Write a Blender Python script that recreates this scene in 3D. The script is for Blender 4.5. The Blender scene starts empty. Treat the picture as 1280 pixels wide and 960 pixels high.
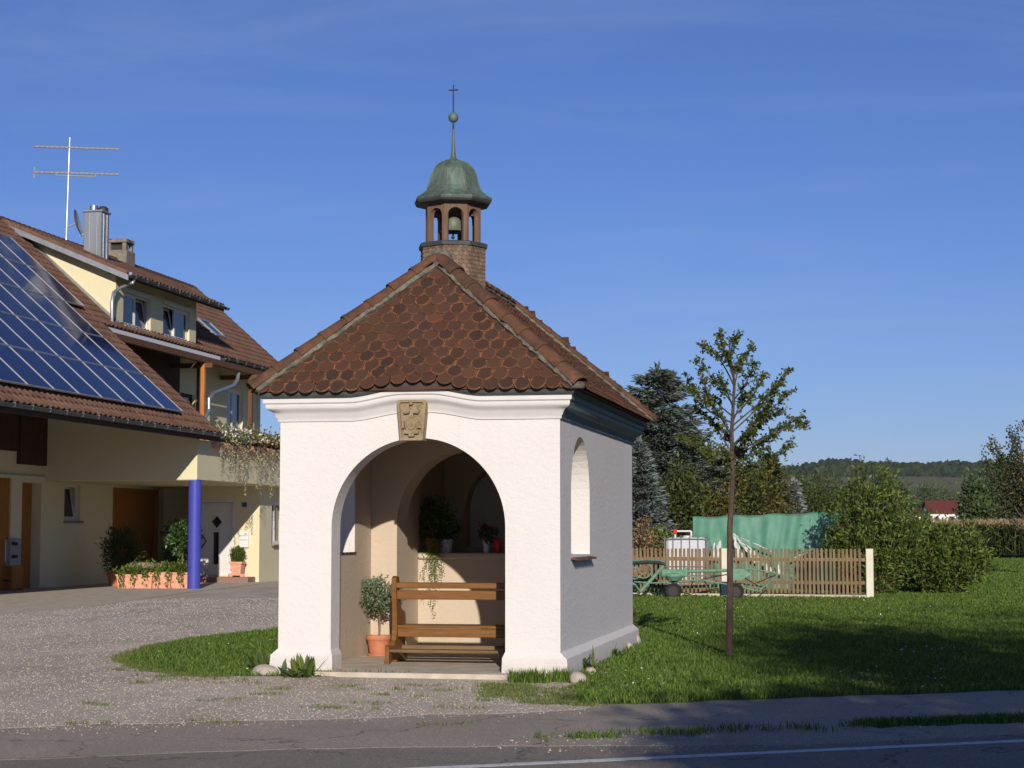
import bpy, math, random
import numpy as np
from mathutils import Vector, Matrix
from mathutils.geometry import tessellate_polygon
R = math.radians
rnd = random.Random(7)
sc = bpy.context.scene
COL = sc.collection

# ------------------------------------------------------------------ camera, sky, sun, exposure
F_PX, CAM_Z = 2250.0, 1.7                      # focal length in pixels of the 1280 px wide photo
YAW, PITCH = math.atan(450 / F_PX), math.atan(183 / F_PX)
cam_d = bpy.data.cameras.new('camera')
cam_d.sensor_width = 36.0
cam_d.lens = F_PX / 1280 * 36
cam_d.clip_end = 20000
cam = bpy.data.objects.new('camera', cam_d)
COL.objects.link(cam)
cam.location = (0, 0, CAM_Z)
cam.rotation_euler = (R(90) + PITCH, 0, YAW)
sc.camera = cam

SUN_AZ, SUN_EL = R(16.2), R(18.0)                # travels towards +Y and a little to -X
w = bpy.data.worlds.new('World'); sc.world = w; w.use_nodes = True
nt = w.node_tree; nt.nodes.clear()
o_ = nt.nodes.new('ShaderNodeOutputWorld'); bg = nt.nodes.new('ShaderNodeBackground')
sky = nt.nodes.new('ShaderNodeTexSky'); sky.sky_type = 'NISHITA'; sky.sun_disc = False
sky.sun_elevation = SUN_EL; sky.sun_rotation = math.pi - SUN_AZ
sky.altitude = 400; sky.air_density = 1.0; sky.dust_density = 0.0; sky.ozone_density = 5.0
bg.inputs['Strength'].default_value = 0.068
# thin streaks of cirrus high in the sky
tc = nt.nodes.new('ShaderNodeTexCoord'); mp = nt.nodes.new('ShaderNodeMapping')
mp.inputs['Rotation'].default_value = (0, R(18), R(20)); mp.inputs['Scale'].default_value = (2.2, 2.2, 13)
ns = nt.nodes.new('ShaderNodeTexNoise'); ns.inputs['Scale'].default_value = 1.6; ns.inputs['Detail'].default_value = 7
ns.inputs['Roughness'].default_value = 0.62; ns.inputs['Distortion'].default_value = 0.5
rp = nt.nodes.new('ShaderNodeValToRGB')
rp.color_ramp.elements[0].position = 0.47; rp.color_ramp.elements[0].color = (0, 0, 0, 1)
rp.color_ramp.elements[1].position = 0.85; rp.color_ramp.elements[1].color = (0.20, 0.20, 0.20, 1)
mx = nt.nodes.new('ShaderNodeMix'); mx.data_type = 'RGBA'
mx.inputs['B'].default_value = (6.2, 7.2, 9.0, 1)
nt.links.new(tc.outputs['Generated'], mp.inputs['Vector']); nt.links.new(mp.outputs[0], ns.inputs['Vector'])
nt.links.new(ns.outputs['Fac'], rp.inputs[0]); nt.links.new(rp.outputs[0], mx.inputs['Factor'])
tint = nt.nodes.new('ShaderNodeMix'); tint.data_type = 'RGBA'; tint.blend_type = 'MULTIPLY'; tint.inputs['Factor'].default_value = 1.0
tint.inputs['B'].default_value = (0.86, 0.865, 1.22, 1)          # the deep, slightly violet blue of this sky
nt.links.new(sky.outputs[0], tint.inputs['A']); nt.links.new(tint.outputs['Result'], mx.inputs['A']); nt.links.new(mx.outputs['Result'], bg.inputs[0])
nt.links.new(bg.outputs[0], o_.inputs[0])

sun_d = bpy.data.lights.new('sun', 'SUN'); sun_d.energy = 4.35; sun_d.angle = R(0.53); sun_d.color = (1.0, 0.915, 0.80)
sun = bpy.data.objects.new('sun', sun_d); COL.objects.link(sun)
sun_dir = Vector((-math.sin(SUN_AZ) * math.cos(SUN_EL), math.cos(SUN_AZ) * math.cos(SUN_EL), -math.sin(SUN_EL)))
sun.rotation_euler = sun_dir.to_track_quat('-Z', 'Y').to_euler()
sun.location = (6, -20, 30)
sc.view_settings.view_transform = 'Standard'; sc.view_settings.look = 'None'
sc.view_settings.exposure = 0.10; sc.view_settings.gamma = 1.0; sc.view_settings.use_curve_mapping = False
sc.cycles.use_denoising = True
sc.cycles.max_bounces = 6; sc.cycles.transparent_max_bounces = 12

# ------------------------------------------------------------------ pixel -> point helpers (photo pixels, 1280 x 960)
_fw = np.array([-math.sin(YAW) * math.cos(PITCH), math.cos(YAW) * math.cos(PITCH), math.sin(PITCH)])
_rt = np.array([math.cos(YAW), math.sin(YAW), 0.0]); _up = np.cross(_rt, _fw)
_C = np.array([0, 0, CAM_Z])
def ray(px, py): return _fw + _rt * (px - 640) / F_PX - _up * (py - 480) / F_PX
def G(px, py, z=0.0): d = ray(px, py); return _C + d * ((z - CAM_Z) / d[2])      # on the ground
def PY(px, py, Y): d = ray(px, py); return _C + d * (Y / d[1])                     # on a wall facing the road
def PX(px, py, X): d = ray(px, py); return _C + d * (X / d[0])                     # on a wall facing the lawn
def PL(px, py, p0, n):
    d = ray(px, py); n = np.array(n, float); return _C + d * (((np.array(p0) - _C) @ n) / (d @ n))
def AD(px, py, D): d = ray(px, py); return _C + d * (D / (d @ _fw))                # at a given distance

# ------------------------------------------------------------------ materials
MATS = {}
def _new(name):
    m = bpy.data.materials.new(name); m.use_nodes = True
    n = m.node_tree; n.nodes.clear()
    out = n.nodes.new('ShaderNodeOutputMaterial'); b = n.nodes.new('ShaderNodeBsdfPrincipled')
    n.links.new(b.outputs[0], out.inputs[0])
    MATS[name] = m
    return m, n, b, out
def nd(n, t, **k):
    x = n.nodes.new(t)
    for a, v in k.items():
        if a.startswith('i_'): x.inputs[a[2:].replace('_', ' ')].default_value = v
        else: setattr(x, a, v)
    return x
def ramp(n, src, stops):
    r = n.nodes.new('ShaderNodeValToRGB'); e = r.color_ramp.elements
    while len(e) < len(stops): e.new(0.5)
    for q, (p, c) in zip(e, stops): q.position = p; q.color = (*c, 1) if len(c) == 3 else c
    n.links.new(src, r.inputs[0]); return r.outputs[0]
def mixc(n, fac, a, b, mode='MIX'):
    m = n.nodes.new('ShaderNodeMix'); m.data_type = 'RGBA'; m.blend_type = mode
    for s, v in (('Factor', fac), ('A', a), ('B', b)):
        if hasattr(v, 'links'): n.links.new(v, m.inputs[s])
        else: m.inputs[s].default_value = v if s == 'Factor' else (*v, 1)
    return m.outputs['Result']
def vec(n, kind='Object', scale=(1, 1, 1)):
    t = n.nodes.new('ShaderNodeTexCoord'); m = n.nodes.new('ShaderNodeMapping')
    m.inputs['Scale'].default_value = scale; n.links.new(t.outputs[kind], m.inputs[0]); return m.outputs[0]
def noise(n, v, scale, detail=5, rough=0.6, dist=0.0):
    x = nd(n, 'ShaderNodeTexNoise', i_Scale=scale, i_Detail=detail, i_Roughness=rough, i_Distortion=dist)
    n.links.new(v, x.inputs['Vector']); return x.outputs['Fac']
def bump(n, b, h, strength=0.5, dist=0.01):
    x = nd(n, 'ShaderNodeBump', i_Strength=strength, i_Distance=dist)
    n.links.new(h, x.inputs['Height']); n.links.new(x.outputs[0], b.inputs['Normal'])
def add_(n, a, b, f=1.0):
    m = n.nodes.new('ShaderNodeMath'); m.operation = 'MULTIPLY_ADD'; n.links.new(b, m.inputs[0]); m.inputs[1].default_value = f
    n.links.new(a, m.inputs[2]); return m.outputs[0]
def plain(name, col, rough=0.6, var=0.15, scale=6, metal=0.0, bmp=0.0, spec=0.3, stretch=(1, 1, 1)):
    m, n, b, o = _new(name)
    f = noise(n, vec(n, 'Object', stretch), scale, 6)
    d = tuple(c * (1 - var) for c in col); u = tuple(min(1, c * (1 + var)) for c in col)
    n.links.new(ramp(n, f, [(0.3, d), (0.7, u)]), b.inputs['Base Color'])
    b.inputs['Roughness'].default_value = rough; b.inputs['Metallic'].default_value = metal
    b.inputs['Specular IOR Level'].default_value = spec
    if bmp: bump(n, b, noise(n, vec(n, 'Object', stretch), scale * 5, 4), 0.6, bmp)
    return m
def plaster(name, col, stain=(0.55, 0.50, 0.44), amount=0.25, low=None):
    m, n, b, o = _new(name); v = vec(n)
    big = noise(n, v, 1.3, 6); fine = noise(n, vec(n, 'Object', (13, 13, 19)), 1.0, 4, 0.55, 0.6)
    grain = noise(n, v, 95, 3)
    base = mixc(n, ramp(n, big, [(0.35, (0, 0, 0)), (0.8, (amount,) * 3)]), col, tuple(c * s for c, s in zip(col, (0.90, 0.88, 0.86))))
    streak = noise(n, vec(n, 'Object', (5, 5, 0.5)), 1.4, 6)
    base = mixc(n, ramp(n, streak, [(0.55, (0, 0, 0)), (0.85, (amount * 0.7,) * 3)]), base, stain)
    if low:
        sx = n.nodes.new('ShaderNodeSeparateXYZ'); n.links.new(vec(n), sx.inputs[0])
        g = nd(n, 'ShaderNodeMapRange'); g.inputs['From Min'].default_value = low; g.inputs['From Max'].default_value = 0.02
        n.links.new(add_(n, sx.outputs['Z'], big, 0.35), g.inputs['Value'])
        lf = n.nodes.new('ShaderNodeMath'); lf.operation = 'MULTIPLY'; lf.use_clamp = True; n.links.new(g.outputs[0], lf.inputs[0]); n.links.new(noise(n, v, 7, 5), lf.inputs[1])
        base = mixc(n, lf.outputs[0], base, (0.33, 0.28, 0.20))
    n.links.new(base, b.inputs['Base Color']); b.inputs['Roughness'].default_value = 0.9
    b.inputs['Specular IOR Level'].default_value = 0.15
    bump(n, b, add_(n, fine, grain, 0.5), 0.6, 0.015)
    return m
plaster('white_plaster', (0.69, 0.66, 0.64), amount=0.38, low=0.46)
plaster('inner_plaster', (0.56, 0.465, 0.36), stain=(0.42, 0.33, 0.24), amount=0.35, low=0.45)
plaster('yellow_plaster', (0.69, 0.63, 0.42), stain=(0.45, 0.40, 0.28), amount=0.28)
plaster('farwall', (0.78, 0.76, 0.70), amount=0.1)
plain('white_paint', (0.66, 0.64, 0.625), 0.55, 0.04, 5, bmp=0.001)
plain('slate_grey', (0.13, 0.17, 0.19), 0.6, 0.15, 6)
plain('lead', (0.055, 0.06, 0.06), 0.55, 0.25, 9)
plain('zinc', (0.36, 0.38, 0.40), 0.42, 0.16, 5, metal=0.65)
plain('dark_gutter', (0.085, 0.10, 0.10), 0.45, 0.2, 4, metal=0.3)
plain('steel', (0.36, 0.37, 0.38), 0.45, 0.12, 3, metal=0.85, stretch=(1, 1, 0.2))
plain('alu', (0.62, 0.62, 0.62), 0.4, 0.06, 5, metal=0.6)
plain('iron', (0.035, 0.033, 0.03), 0.6, 0.2, 9)
plain('rubber', (0.022, 0.021, 0.02), 0.85, 0.3, 12)
plain('mortar', (0.145, 0.128, 0.10), 0.95, 0.5, 14, bmp=0.01)
plain('sandstone', (0.27, 0.205, 0.125), 0.92, 0.28, 13, bmp=0.008)
plain('concrete', (0.50, 0.435, 0.35), 0.92, 0.22, 3.2, bmp=0.004)
plain('chimney_stone', (0.22, 0.19, 0.155), 0.95, 0.25, 6, bmp=0.01)
plain('terracotta', (0.50, 0.19, 0.10), 0.85, 0.14, 8, bmp=0.002)
plain('pale_terracotta', (0.66, 0.33, 0.22), 0.9, 0.18, 12, bmp=0.008)
plain('soil', (0.05, 0.035, 0.022), 1.0, 0.4, 20, bmp=0.02)
plain('granite', (0.26, 0.15, 0.12), 0.6, 0.25, 40)
plain('stone', (0.36, 0.315, 0.26), 0.95, 0.3, 6, bmp=0.02)
plain('blue_paint', (0.055, 0.062, 0.36), 0.45, 0.06, 4)
plain('green_paint', (0.135, 0.27, 0.18), 0.55, 0.25, 9)
plain('tank_plastic', (0.55, 0.55, 0.57), 0.5, 0.05, 3)
plain('red_plastic', (0.60, 0.03, 0.02), 0.35, 0.1, 5)
plain('sign_blue', (0.03, 0.09, 0.35), 0.4, 0.05, 5)
plain('sign_white', (0.70, 0.70, 0.70), 0.4, 0.02, 5)
plain('cream_paint', (0.66, 0.62, 0.50), 0.7, 0.06, 4)
plain('grey_box', (0.30, 0.31, 0.33), 0.5, 0.1, 3)
plain('red_roof', (0.13, 0.032, 0.026), 0.8, 0.15, 2)
plain('curtain', (0.75, 0.74, 0.72), 0.9, 0.1, 8)
plain('bell_bronze', (0.17, 0.20, 0.15), 0.55, 0.2, 10, metal=0.4)

def wood(name, a, b_, rough=0.5, scale=(1, 1, 1), spec=0.35):
    m, n, b, o = _new(name)
    f = noise(n, vec(n, 'Object', scale), 2.2, 7, 0.65, 0.8)
    n.links.new(ramp(n, f, [(0.30, b_), (0.68, a)]), b.inputs['Base Color'])
    b.inputs['Roughness'].default_value = rough; b.inputs['Specular IOR Level'].default_value = spec
    bump(n, b, f, 0.3, 0.004); return m
wood('pew_wood', (0.225, 0.10, 0.024), (0.135, 0.056, 0.013), 0.42, (1.2, 14, 14))
wood('worn_wood', (0.22, 0.145, 0.075), (0.12, 0.068, 0.032), 0.7, (1.0, 12, 12))
wood('door_wood', (0.40, 0.165, 0.020), (0.27, 0.095, 0.010), 0.5, (14, 14, 0.8))
wood('post_wood', (0.52, 0.20, 0.045), (0.35, 0.12, 0.025), 0.55, (12, 12, 0.8))
wood('dark_timber', (0.075, 0.038, 0.022), (0.035, 0.018, 0.011), 0.8, (9, 9, 0.7))
wood('turret_wood', (0.20, 0.125, 0.078), (0.10, 0.062, 0.042), 0.85, (14, 14, 1.0))
wood('soffit_wood', (0.16, 0.075, 0.035), (0.09, 0.04, 0.02), 0.8, (10, 0.8, 10))

def rand_wood(name, cols, kind='obj'):
    m, n, b, o = _new(name)
    if kind == 'obj': src = n.nodes.new('ShaderNodeObjectInfo').outputs['Random']
    else: src = n.nodes.new('ShaderNodeNewGeometry').outputs['Random Per Island']
    base = ramp(n, src, [(i / (len(cols) - 1), c) for i, c in enumerate(cols)])
    f = noise(n, vec(n, 'Object', (16, 16, 1.4)), 2.0, 6)
    base = mixc(n, ramp(n, f, [(0.35, (0.5,) * 3), (0.7, (0, 0, 0))]), base, (0.055, 0.035, 0.022))
    n.links.new(base, b.inputs['Base Color']); b.inputs['Roughness'].default_value = 0.85; return m
rand_wood('picket_wood', [(0.20, 0.135, 0.068), (0.27, 0.185, 0.095), (0.23, 0.155, 0.08), (0.31, 0.22, 0.12)])
rand_wood('shingle_wood', [(0.22, 0.145, 0.09), (0.15, 0.10, 0.068), (0.27, 0.19, 0.125), (0.18, 0.115, 0.075)], 'isl')

def clay(name, cols, kind, dark=0.55, shape=False):
    m, n, b, o = _new(name); v = vec(n)
    if kind == 'obj': src = n.nodes.new('ShaderNodeObjectInfo').outputs['Random']
    else: src = n.nodes.new('ShaderNodeNewGeometry').outputs['Random Per Island']
    base = ramp(n, src, [(i / (len(cols) - 1), c) for i, c in enumerate(cols)])
    off = n.nodes.new('ShaderNodeVectorMath'); off.operation = 'ADD'; n.links.new(v, off.inputs[0])
    cmb = n.nodes.new('ShaderNodeCombineXYZ'); mul = n.nodes.new('ShaderNodeMath'); mul.operation = 'MULTIPLY'; mul.inputs[1].default_value = 37.0
    n.links.new(src, mul.inputs[0]); n.links.new(mul.outputs[0], cmb.inputs[0]); n.links.new(cmb.outputs[0], off.inputs[1])
    f = noise(n, off.outputs[0], 13 if shape else 3.5, 7, 0.75)
    if shape:                                       # lichen grows on the face of each tile, the rims stay clear
        sx = n.nodes.new('ShaderNodeSeparateXYZ'); n.links.new(v, sx.inputs[0])
        def sq(s, c, k):
            a = n.nodes.new('ShaderNodeMath'); a.operation = 'SUBTRACT'; n.links.new(s, a.inputs[0]); a.inputs[1].default_value = c
            q = n.nodes.new('ShaderNodeMath'); q.operation = 'MULTIPLY'; n.links.new(a.outputs[0], q.inputs[0]); q.inputs[1].default_value = k
            p = n.nodes.new('ShaderNodeMath'); p.operation = 'POWER'; n.links.new(q.outputs[0], p.inputs[0]); p.inputs[1].default_value = 2; return p.outputs[0]
        d = add_(n, sq(sx.outputs['X'], 0, 1 / 0.085), sq(sx.outputs['Y'], 0.105, 1 / 0.098))
        d = add_(n, d, f, -1.7)
        lich = ramp(n, d, [(0.0, (0.94,) * 3), (0.16, (0.55,) * 3), (0.40, (0, 0, 0))])
        amt = ramp(n, src, [(0.0, (1.0,) * 3), (0.2, (0.55,) * 3), (0.4, (1.0,) * 3), (0.65, (0.7,) * 3), (0.85, (0.98,) * 3), (1.0, (0.5,) * 3)])
        lich = mixc(n, 1.0, lich, amt, 'MULTIPLY')
        base = mixc(n, lich, base, (0.030, 0.020, 0.015))
    else:
        base = mixc(n, ramp(n, f, [(0.38, (dark,) * 3), (0.66, (0, 0, 0))]), base, (0.055, 0.036, 0.024))
    n.links.new(base, b.inputs['Base Color']); b.inputs['Roughness'].default_value = 0.85
    b.inputs['Specular IOR Level'].default_value = 0.25
    bump(n, b, noise(n, v, 90, 3), 0.3, 0.004); return m
clay('tile_clay', [(0.23, 0.088, 0.040), (0.125, 0.054, 0.031), (0.29, 0.118, 0.054), (0.15, 0.060, 0.033), (0.24, 0.115, 0.066), (0.18, 0.068, 0.034)], 'obj', shape=True)
clay('tile_clay_joined', [(0.17, 0.068, 0.034), (0.11, 0.05, 0.028), (0.21, 0.085, 0.04)], 'isl', 0.75)
clay('ridge_clay', [(0.185, 0.08, 0.042), (0.145, 0.064, 0.036), (0.215, 0.096, 0.05)], 'obj', 0.9)
def far_tile():
    m, n, b, o = _new('house_tile'); v = vec(n)
    f = noise(n, v, 1.2, 8, 0.75); g = noise(n, v, 9, 4)
    c = ramp(n, add_(n, f, g, 0.4), [(0.45, (0.08, 0.044, 0.031)), (0.72, (0.155, 0.085, 0.058)), (0.95, (0.20, 0.118, 0.082))])
    n.links.new(c, b.inputs['Base Color']); b.inputs['Roughness'].default_value = 0.8; b.inputs['Specular IOR Level'].default_value = 0.2
far_tile()
def copper():
    m, n, b, o = _new('copper'); v = vec(n, 'Object', (3, 3, 0.7))
    f = noise(n, v, 3.2, 7, 0.7, 0.6)
    c = ramp(n, f, [(0.30, (0.05, 0.058, 0.044)), (0.45, (0.085, 0.118, 0.092)), (0.62, (0.125, 0.185, 0.145)), (0.85, (0.085, 0.07, 0.05))])
    n.links.new(c, b.inputs['Base Color']); b.inputs['Roughness'].default_value = 0.65; b.inputs['Metallic'].default_value = 0.15
    bump(n, b, f, 0.25, 0.006)
copper()
def panel_mat():
    m, n, b, o = _new('solar_glass')
    uv = n.nodes.new('ShaderNodeTexCoord'); br = n.nodes.new('ShaderNodeTexBrick')
    br.offset = 0; br.inputs['Scale'].default_value = 1.0; br.inputs['Mortar Size'].default_value = 0.006
    br.inputs['Brick Width'].default_value = 0.16; br.inputs['Row Height'].default_value = 0.16
    br.inputs['Color1'].default_value = (0.005, 0.012, 0.055, 1); br.inputs['Color2'].default_value = (0.006, 0.016, 0.07, 1)
    br.inputs['Mortar'].default_value = (0.03, 0.045, 0.09, 1)
    n.links.new(uv.outputs['UV'], br.inputs['Vector']); n.links.new(br.outputs['Color'], b.inputs['Base Color'])
    b.inputs['Roughness'].default_value = 0.12; b.inputs['Specular IOR Level'].default_value = 0.3
panel_mat()
def glass():
    m, n, b, o = _new('window_glass')
    b.inputs['Base Color'].default_value = (0.012, 0.016, 0.022, 1); b.inputs['Roughness'].default_value = 0.03
    b.inputs['Specular IOR Level'].default_value = 0.9
    f = noise(n, vec(n), 1.5, 2); bump(n, b, f, 0.08, 0.02)
glass()
def leaf(name, c0, c1, trans=0.3, rough=0.5, spec=0.3):
    m, n, b, o = _new(name)
    at = n.nodes.new('ShaderNodeAttribute'); at.attribute_name = 'rnd'
    col = ramp(n, at.outputs['Fac'], [(0.0, c0), (0.75, c1), (1.0, tuple(min(1, x * 1.35) for x in c1))])
    n.links.new(col, b.inputs['Base Color']); b.inputs['Roughness'].default_value = rough; b.inputs['Specular IOR Level'].default_value = spec
    if trans:
        t = n.nodes.new('ShaderNodeBsdfTranslucent'); mxs = n.nodes.new('ShaderNodeMixShader'); mxs.inputs[0].default_value = trans
        n.links.new(col, t.inputs[0]); n.links.new(b.outputs[0], mxs.inputs[1]); n.links.new(t.outputs[0], mxs.inputs[2]); n.links.new(mxs.outputs[0], o.inputs[0])
    return m
leaf('grass_blade', (0.050, 0.100, 0.014), (0.145, 0.225, 0.040), 0.35, 0.6, 0.2)
leaf('dry_grass', (0.10, 0.13, 0.035), (0.16, 0.19, 0.055), 0.25, 0.7, 0.2)
leaf('sapling_leaf', (0.045, 0.075, 0.018), (0.105, 0.125, 0.03), 0.25, 0.55)
leaf('bush_leaf', (0.055, 0.10, 0.016), (0.165, 0.22, 0.042), 0.4)
leaf('tree_leaf', (0.035, 0.060, 0.014), (0.085, 0.100, 0.022), 0.25)
leaf('autumn_leaf', (0.045, 0.055, 0.014), (0.125, 0.105, 0.026), 0.25)
leaf('mid_leaf', (0.04, 0.075, 0.025), (0.085, 0.115, 0.035), 0.2)
leaf('apple_leaf', (0.030, 0.045, 0.016), (0.085, 0.080, 0.025), 0.2)
leaf('spruce_needle', (0.055, 0.075, 0.058), (0.13, 0.155, 0.13), 0.1, 0.7, 0.2)
leaf('blue_needle', (0.085, 0.115, 0.105), (0.19, 0.225, 0.215), 0.1, 0.7, 0.2)
leaf('pale_needle', (0.16, 0.18, 0.175), (0.27, 0.29, 0.285), 0.1, 0.7, 0.2)
leaf('green_needle', (0.028, 0.048, 0.014), (0.07, 0.085, 0.025), 0.1, 0.7, 0.2)
leaf('olive_leaf', (0.10, 0.14, 0.075), (0.21, 0.25, 0.15), 0.2)
leaf('laurel_leaf', (0.028, 0.065, 0.018), (0.06, 0.115, 0.03), 0.15, 0.3, 0.5)
leaf('box_leaf', (0.045, 0.085, 0.014), (0.095, 0.14, 0.028), 0.2)
leaf('fern_leaf', (0.05, 0.10, 0.016), (0.12, 0.19, 0.03), 0.3)
leaf('ivy_leaf', (0.20, 0.19, 0.10), (0.42, 0.38, 0.26), 0.25)
leaf('rust_leaf', (0.14, 0.09, 0.04), (0.30, 0.20, 0.10), 0.25)
leaf('white_petal', (0.70, 0.69, 0.66), (0.82, 0.81, 0.78), 0.1, 0.8)
leaf('red_petal', (0.25, 0.02, 0.02), (0.45, 0.04, 0.03), 0.1, 0.8)
leaf('corn_leaf', (0.030, 0.050, 0.012), (0.075, 0.085, 0.022), 0.25)
leaf('corn_tassel', (0.26, 0.19, 0.10), (0.36, 0.27, 0.15), 0.2)
leaf('strap_leaf', (0.055, 0.10, 0.02), (0.14, 0.19, 0.05), 0.25, 0.5)
plain('bark', (0.085, 0.062, 0.045), 0.95, 0.35, 12, bmp=0.02, stretch=(3, 3, 0.6))
plain('pale_bark', (0.20, 0.14, 0.085), 0.95, 0.3, 12, bmp=0.01)
def net():
    m, n, b, o = _new('green_net'); v = vec(n)
    f = noise(n, v, 2.2, 5); c = ramp(n, f, [(0.35, (0.085, 0.27, 0.19)), (0.7, (0.15, 0.37, 0.27))])
    n.links.new(c, b.inputs['Base Color']); b.inputs['Roughness'].default_value = 0.6
    t = n.nodes.new('ShaderNodeBsdfTransparent'); t.inputs[0].default_value = (0.55, 0.85, 0.7, 1)
    mxs = n.nodes.new('ShaderNodeMixShader'); mxs.inputs[0].default_value = 0.28
    n.links.new(b.outputs[0], mxs.inputs[1]); n.links.new(t.outputs[0], mxs.inputs[2]); n.links.new(mxs.outputs[0], o.inputs[0])
net()
plain('sheet_plastic', (0.48, 0.52, 0.48), 0.35, 0.1, 5)
# ground surfaces
def line_paint():
    m, n, b, o = _new('line_paint'); v = vec(n); f = noise(n, v, 9, 7, 0.8)
    n.links.new(ramp(n, f, [(0.36, (0.20, 0.185, 0.165)), (0.46, (0.62, 0.61, 0.59))]), b.inputs['Base Color']); b.inputs['Roughness'].default_value = 0.8
line_paint()
def asphalt(name, a, b_, stain=0.4):
    m, n, b, o = _new(name); v = vec(n)
    vo = nd(n, 'ShaderNodeTexVoronoi', i_Scale=95.0); n.links.new(v, vo.inputs['Vector'])
    c = ramp(n, vo.outputs['Color'], [(0.15, a), (0.8, b_), (0.97, tuple(x * 1.9 for x in b_))])
    f = noise(n, v, 0.8, 7, 0.7)
    c = mixc(n, ramp(n, f, [(0.35, (stain,) * 3), (0.65, (0, 0, 0))]), c, tuple(x * 0.62 for x in a))
    dv = n.nodes.new('ShaderNodeVectorMath'); dv.operation = 'MULTIPLY_ADD'; wn_ = nd(n, 'ShaderNodeTexNoise', i_Scale=2.3, i_Detail=5.0); n.links.new(v, wn_.inputs['Vector'])
    n.links.new(wn_.outputs['Color'], dv.inputs[0]); dv.inputs[1].default_value = (0.7, 0.7, 0.7); n.links.new(v, dv.inputs[2])
    ck = nd(n, 'ShaderNodeTexVoronoi', i_Scale=0.42, feature='DISTANCE_TO_EDGE'); n.links.new(dv.outputs[0], ck.inputs['Vector'])
    c = mixc(n, ramp(n, ck.outputs['Distance'], [(0.0, (0.8,) * 3), (0.007, (0, 0, 0))]), c, tuple(x * 0.35 for x in a))
    n.links.new(c, b.inputs['Base Color']); b.inputs['Roughness'].default_value = 0.92; b.inputs['Specular IOR Level'].default_value = 0.2
    bump(n, b, vo.outputs['Distance'], 0.6, 0.006)
asphalt('road_asphalt', (0.205, 0.175, 0.142), (0.30, 0.262, 0.215), 0.25)
asphalt('path_asphalt', (0.30, 0.255, 0.20), (0.42, 0.365, 0.295), 0.3)
def gravel_mat(name, c3):
    m, n, b, o = _new(name); v = vec(n)
    vo = nd(n, 'ShaderNodeTexVoronoi', i_Scale=52.0); n.links.new(v, vo.inputs['Vector'])
    c = ramp(n, vo.outputs['Color'], [(0.1, c3[0]), (0.55, c3[1]), (0.92, c3[2])])
    f = noise(n, vec(n, 'Object', (1.0, 0.45, 1)), 0.6, 8, 0.72, 0.4)
    c = mixc(n, ramp(n, f, [(0.38, (0.75,) * 3), (0.60, (0, 0, 0))]), c, (0.34, 0.275, 0.205))
    n.links.new(c, b.inputs['Base Color']); b.inputs['Roughness'].default_value = 0.95
    bump(n, b, vo.outputs['Distance'], 0.6, 0.010)
gravel_mat('gravel_ground', [(0.42, 0.36, 0.285), (0.56, 0.485, 0.39), (0.68, 0.61, 0.505)])
def soil_grass(name, a, b_):
    m, n, b, o = _new(name); v = vec(n)
    f = noise(n, v, 1.1, 8, 0.72); g = noise(n, v, 22, 4)
    n.links.new(ramp(n, add_(n, f, g, 0.3), [(0.45, a), (0.85, b_)]), b.inputs['Base Color']); b.inputs['Roughness'].default_value = 1.0
    b.inputs['Specular IOR Level'].default_value = 0.1
    bump(n, b, g, 0.8, 0.05)
soil_grass('lawn_ground', (0.045, 0.085, 0.016), (0.075, 0.13, 0.026))
soil_grass('field_ground', (0.10, 0.105, 0.045), (0.175, 0.16, 0.085))
soil_grass('meadow_ground', (0.05, 0.085, 0.02), (0.085, 0.125, 0.033))
def forest():
    m, n, b, o = _new('forest_mat'); v = vec(n, 'Object')
    isl = n.nodes.new('ShaderNodeNewGeometry').outputs['Random Per Island']
    c = ramp(n, isl, [(0, (0.022, 0.040, 0.014)), (0.5, (0.045, 0.066, 0.02)), (1, (0.070, 0.086, 0.028))])
    f = noise(n, v, 0.35, 5, 0.75)
    c = mixc(n, ramp(n, f, [(0.35, (0.7,) * 3), (0.6, (0, 0, 0))]), c, (0.014, 0.026, 0.01))
    n.links.new(c, b.inputs['Base Color']); b.inputs['Roughness'].default_value = 1.0; b.inputs['Specular IOR Level'].default_value = 0.05
    bump(n, b, f, 1.0, 3.0)
forest()
def tagrnd(name, cols):
    m, n, b, o = _new(name)
    isl = n.nodes.new('ShaderNodeNewGeometry').outputs['Random Per Island']
    n.links.new(ramp(n, isl, [(i / (len(cols) - 1), c) for i, c in enumerate(cols)]), b.inputs['Base Color']); b.inputs['Roughness'].default_value = 0.9
tagrnd('pebble', [(0.33, 0.275, 0.21), (0.42, 0.36, 0.285), (0.37, 0.31, 0.245), (0.49, 0.43, 0.35), (0.40, 0.34, 0.265), (0.45, 0.40, 0.33)])

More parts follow.
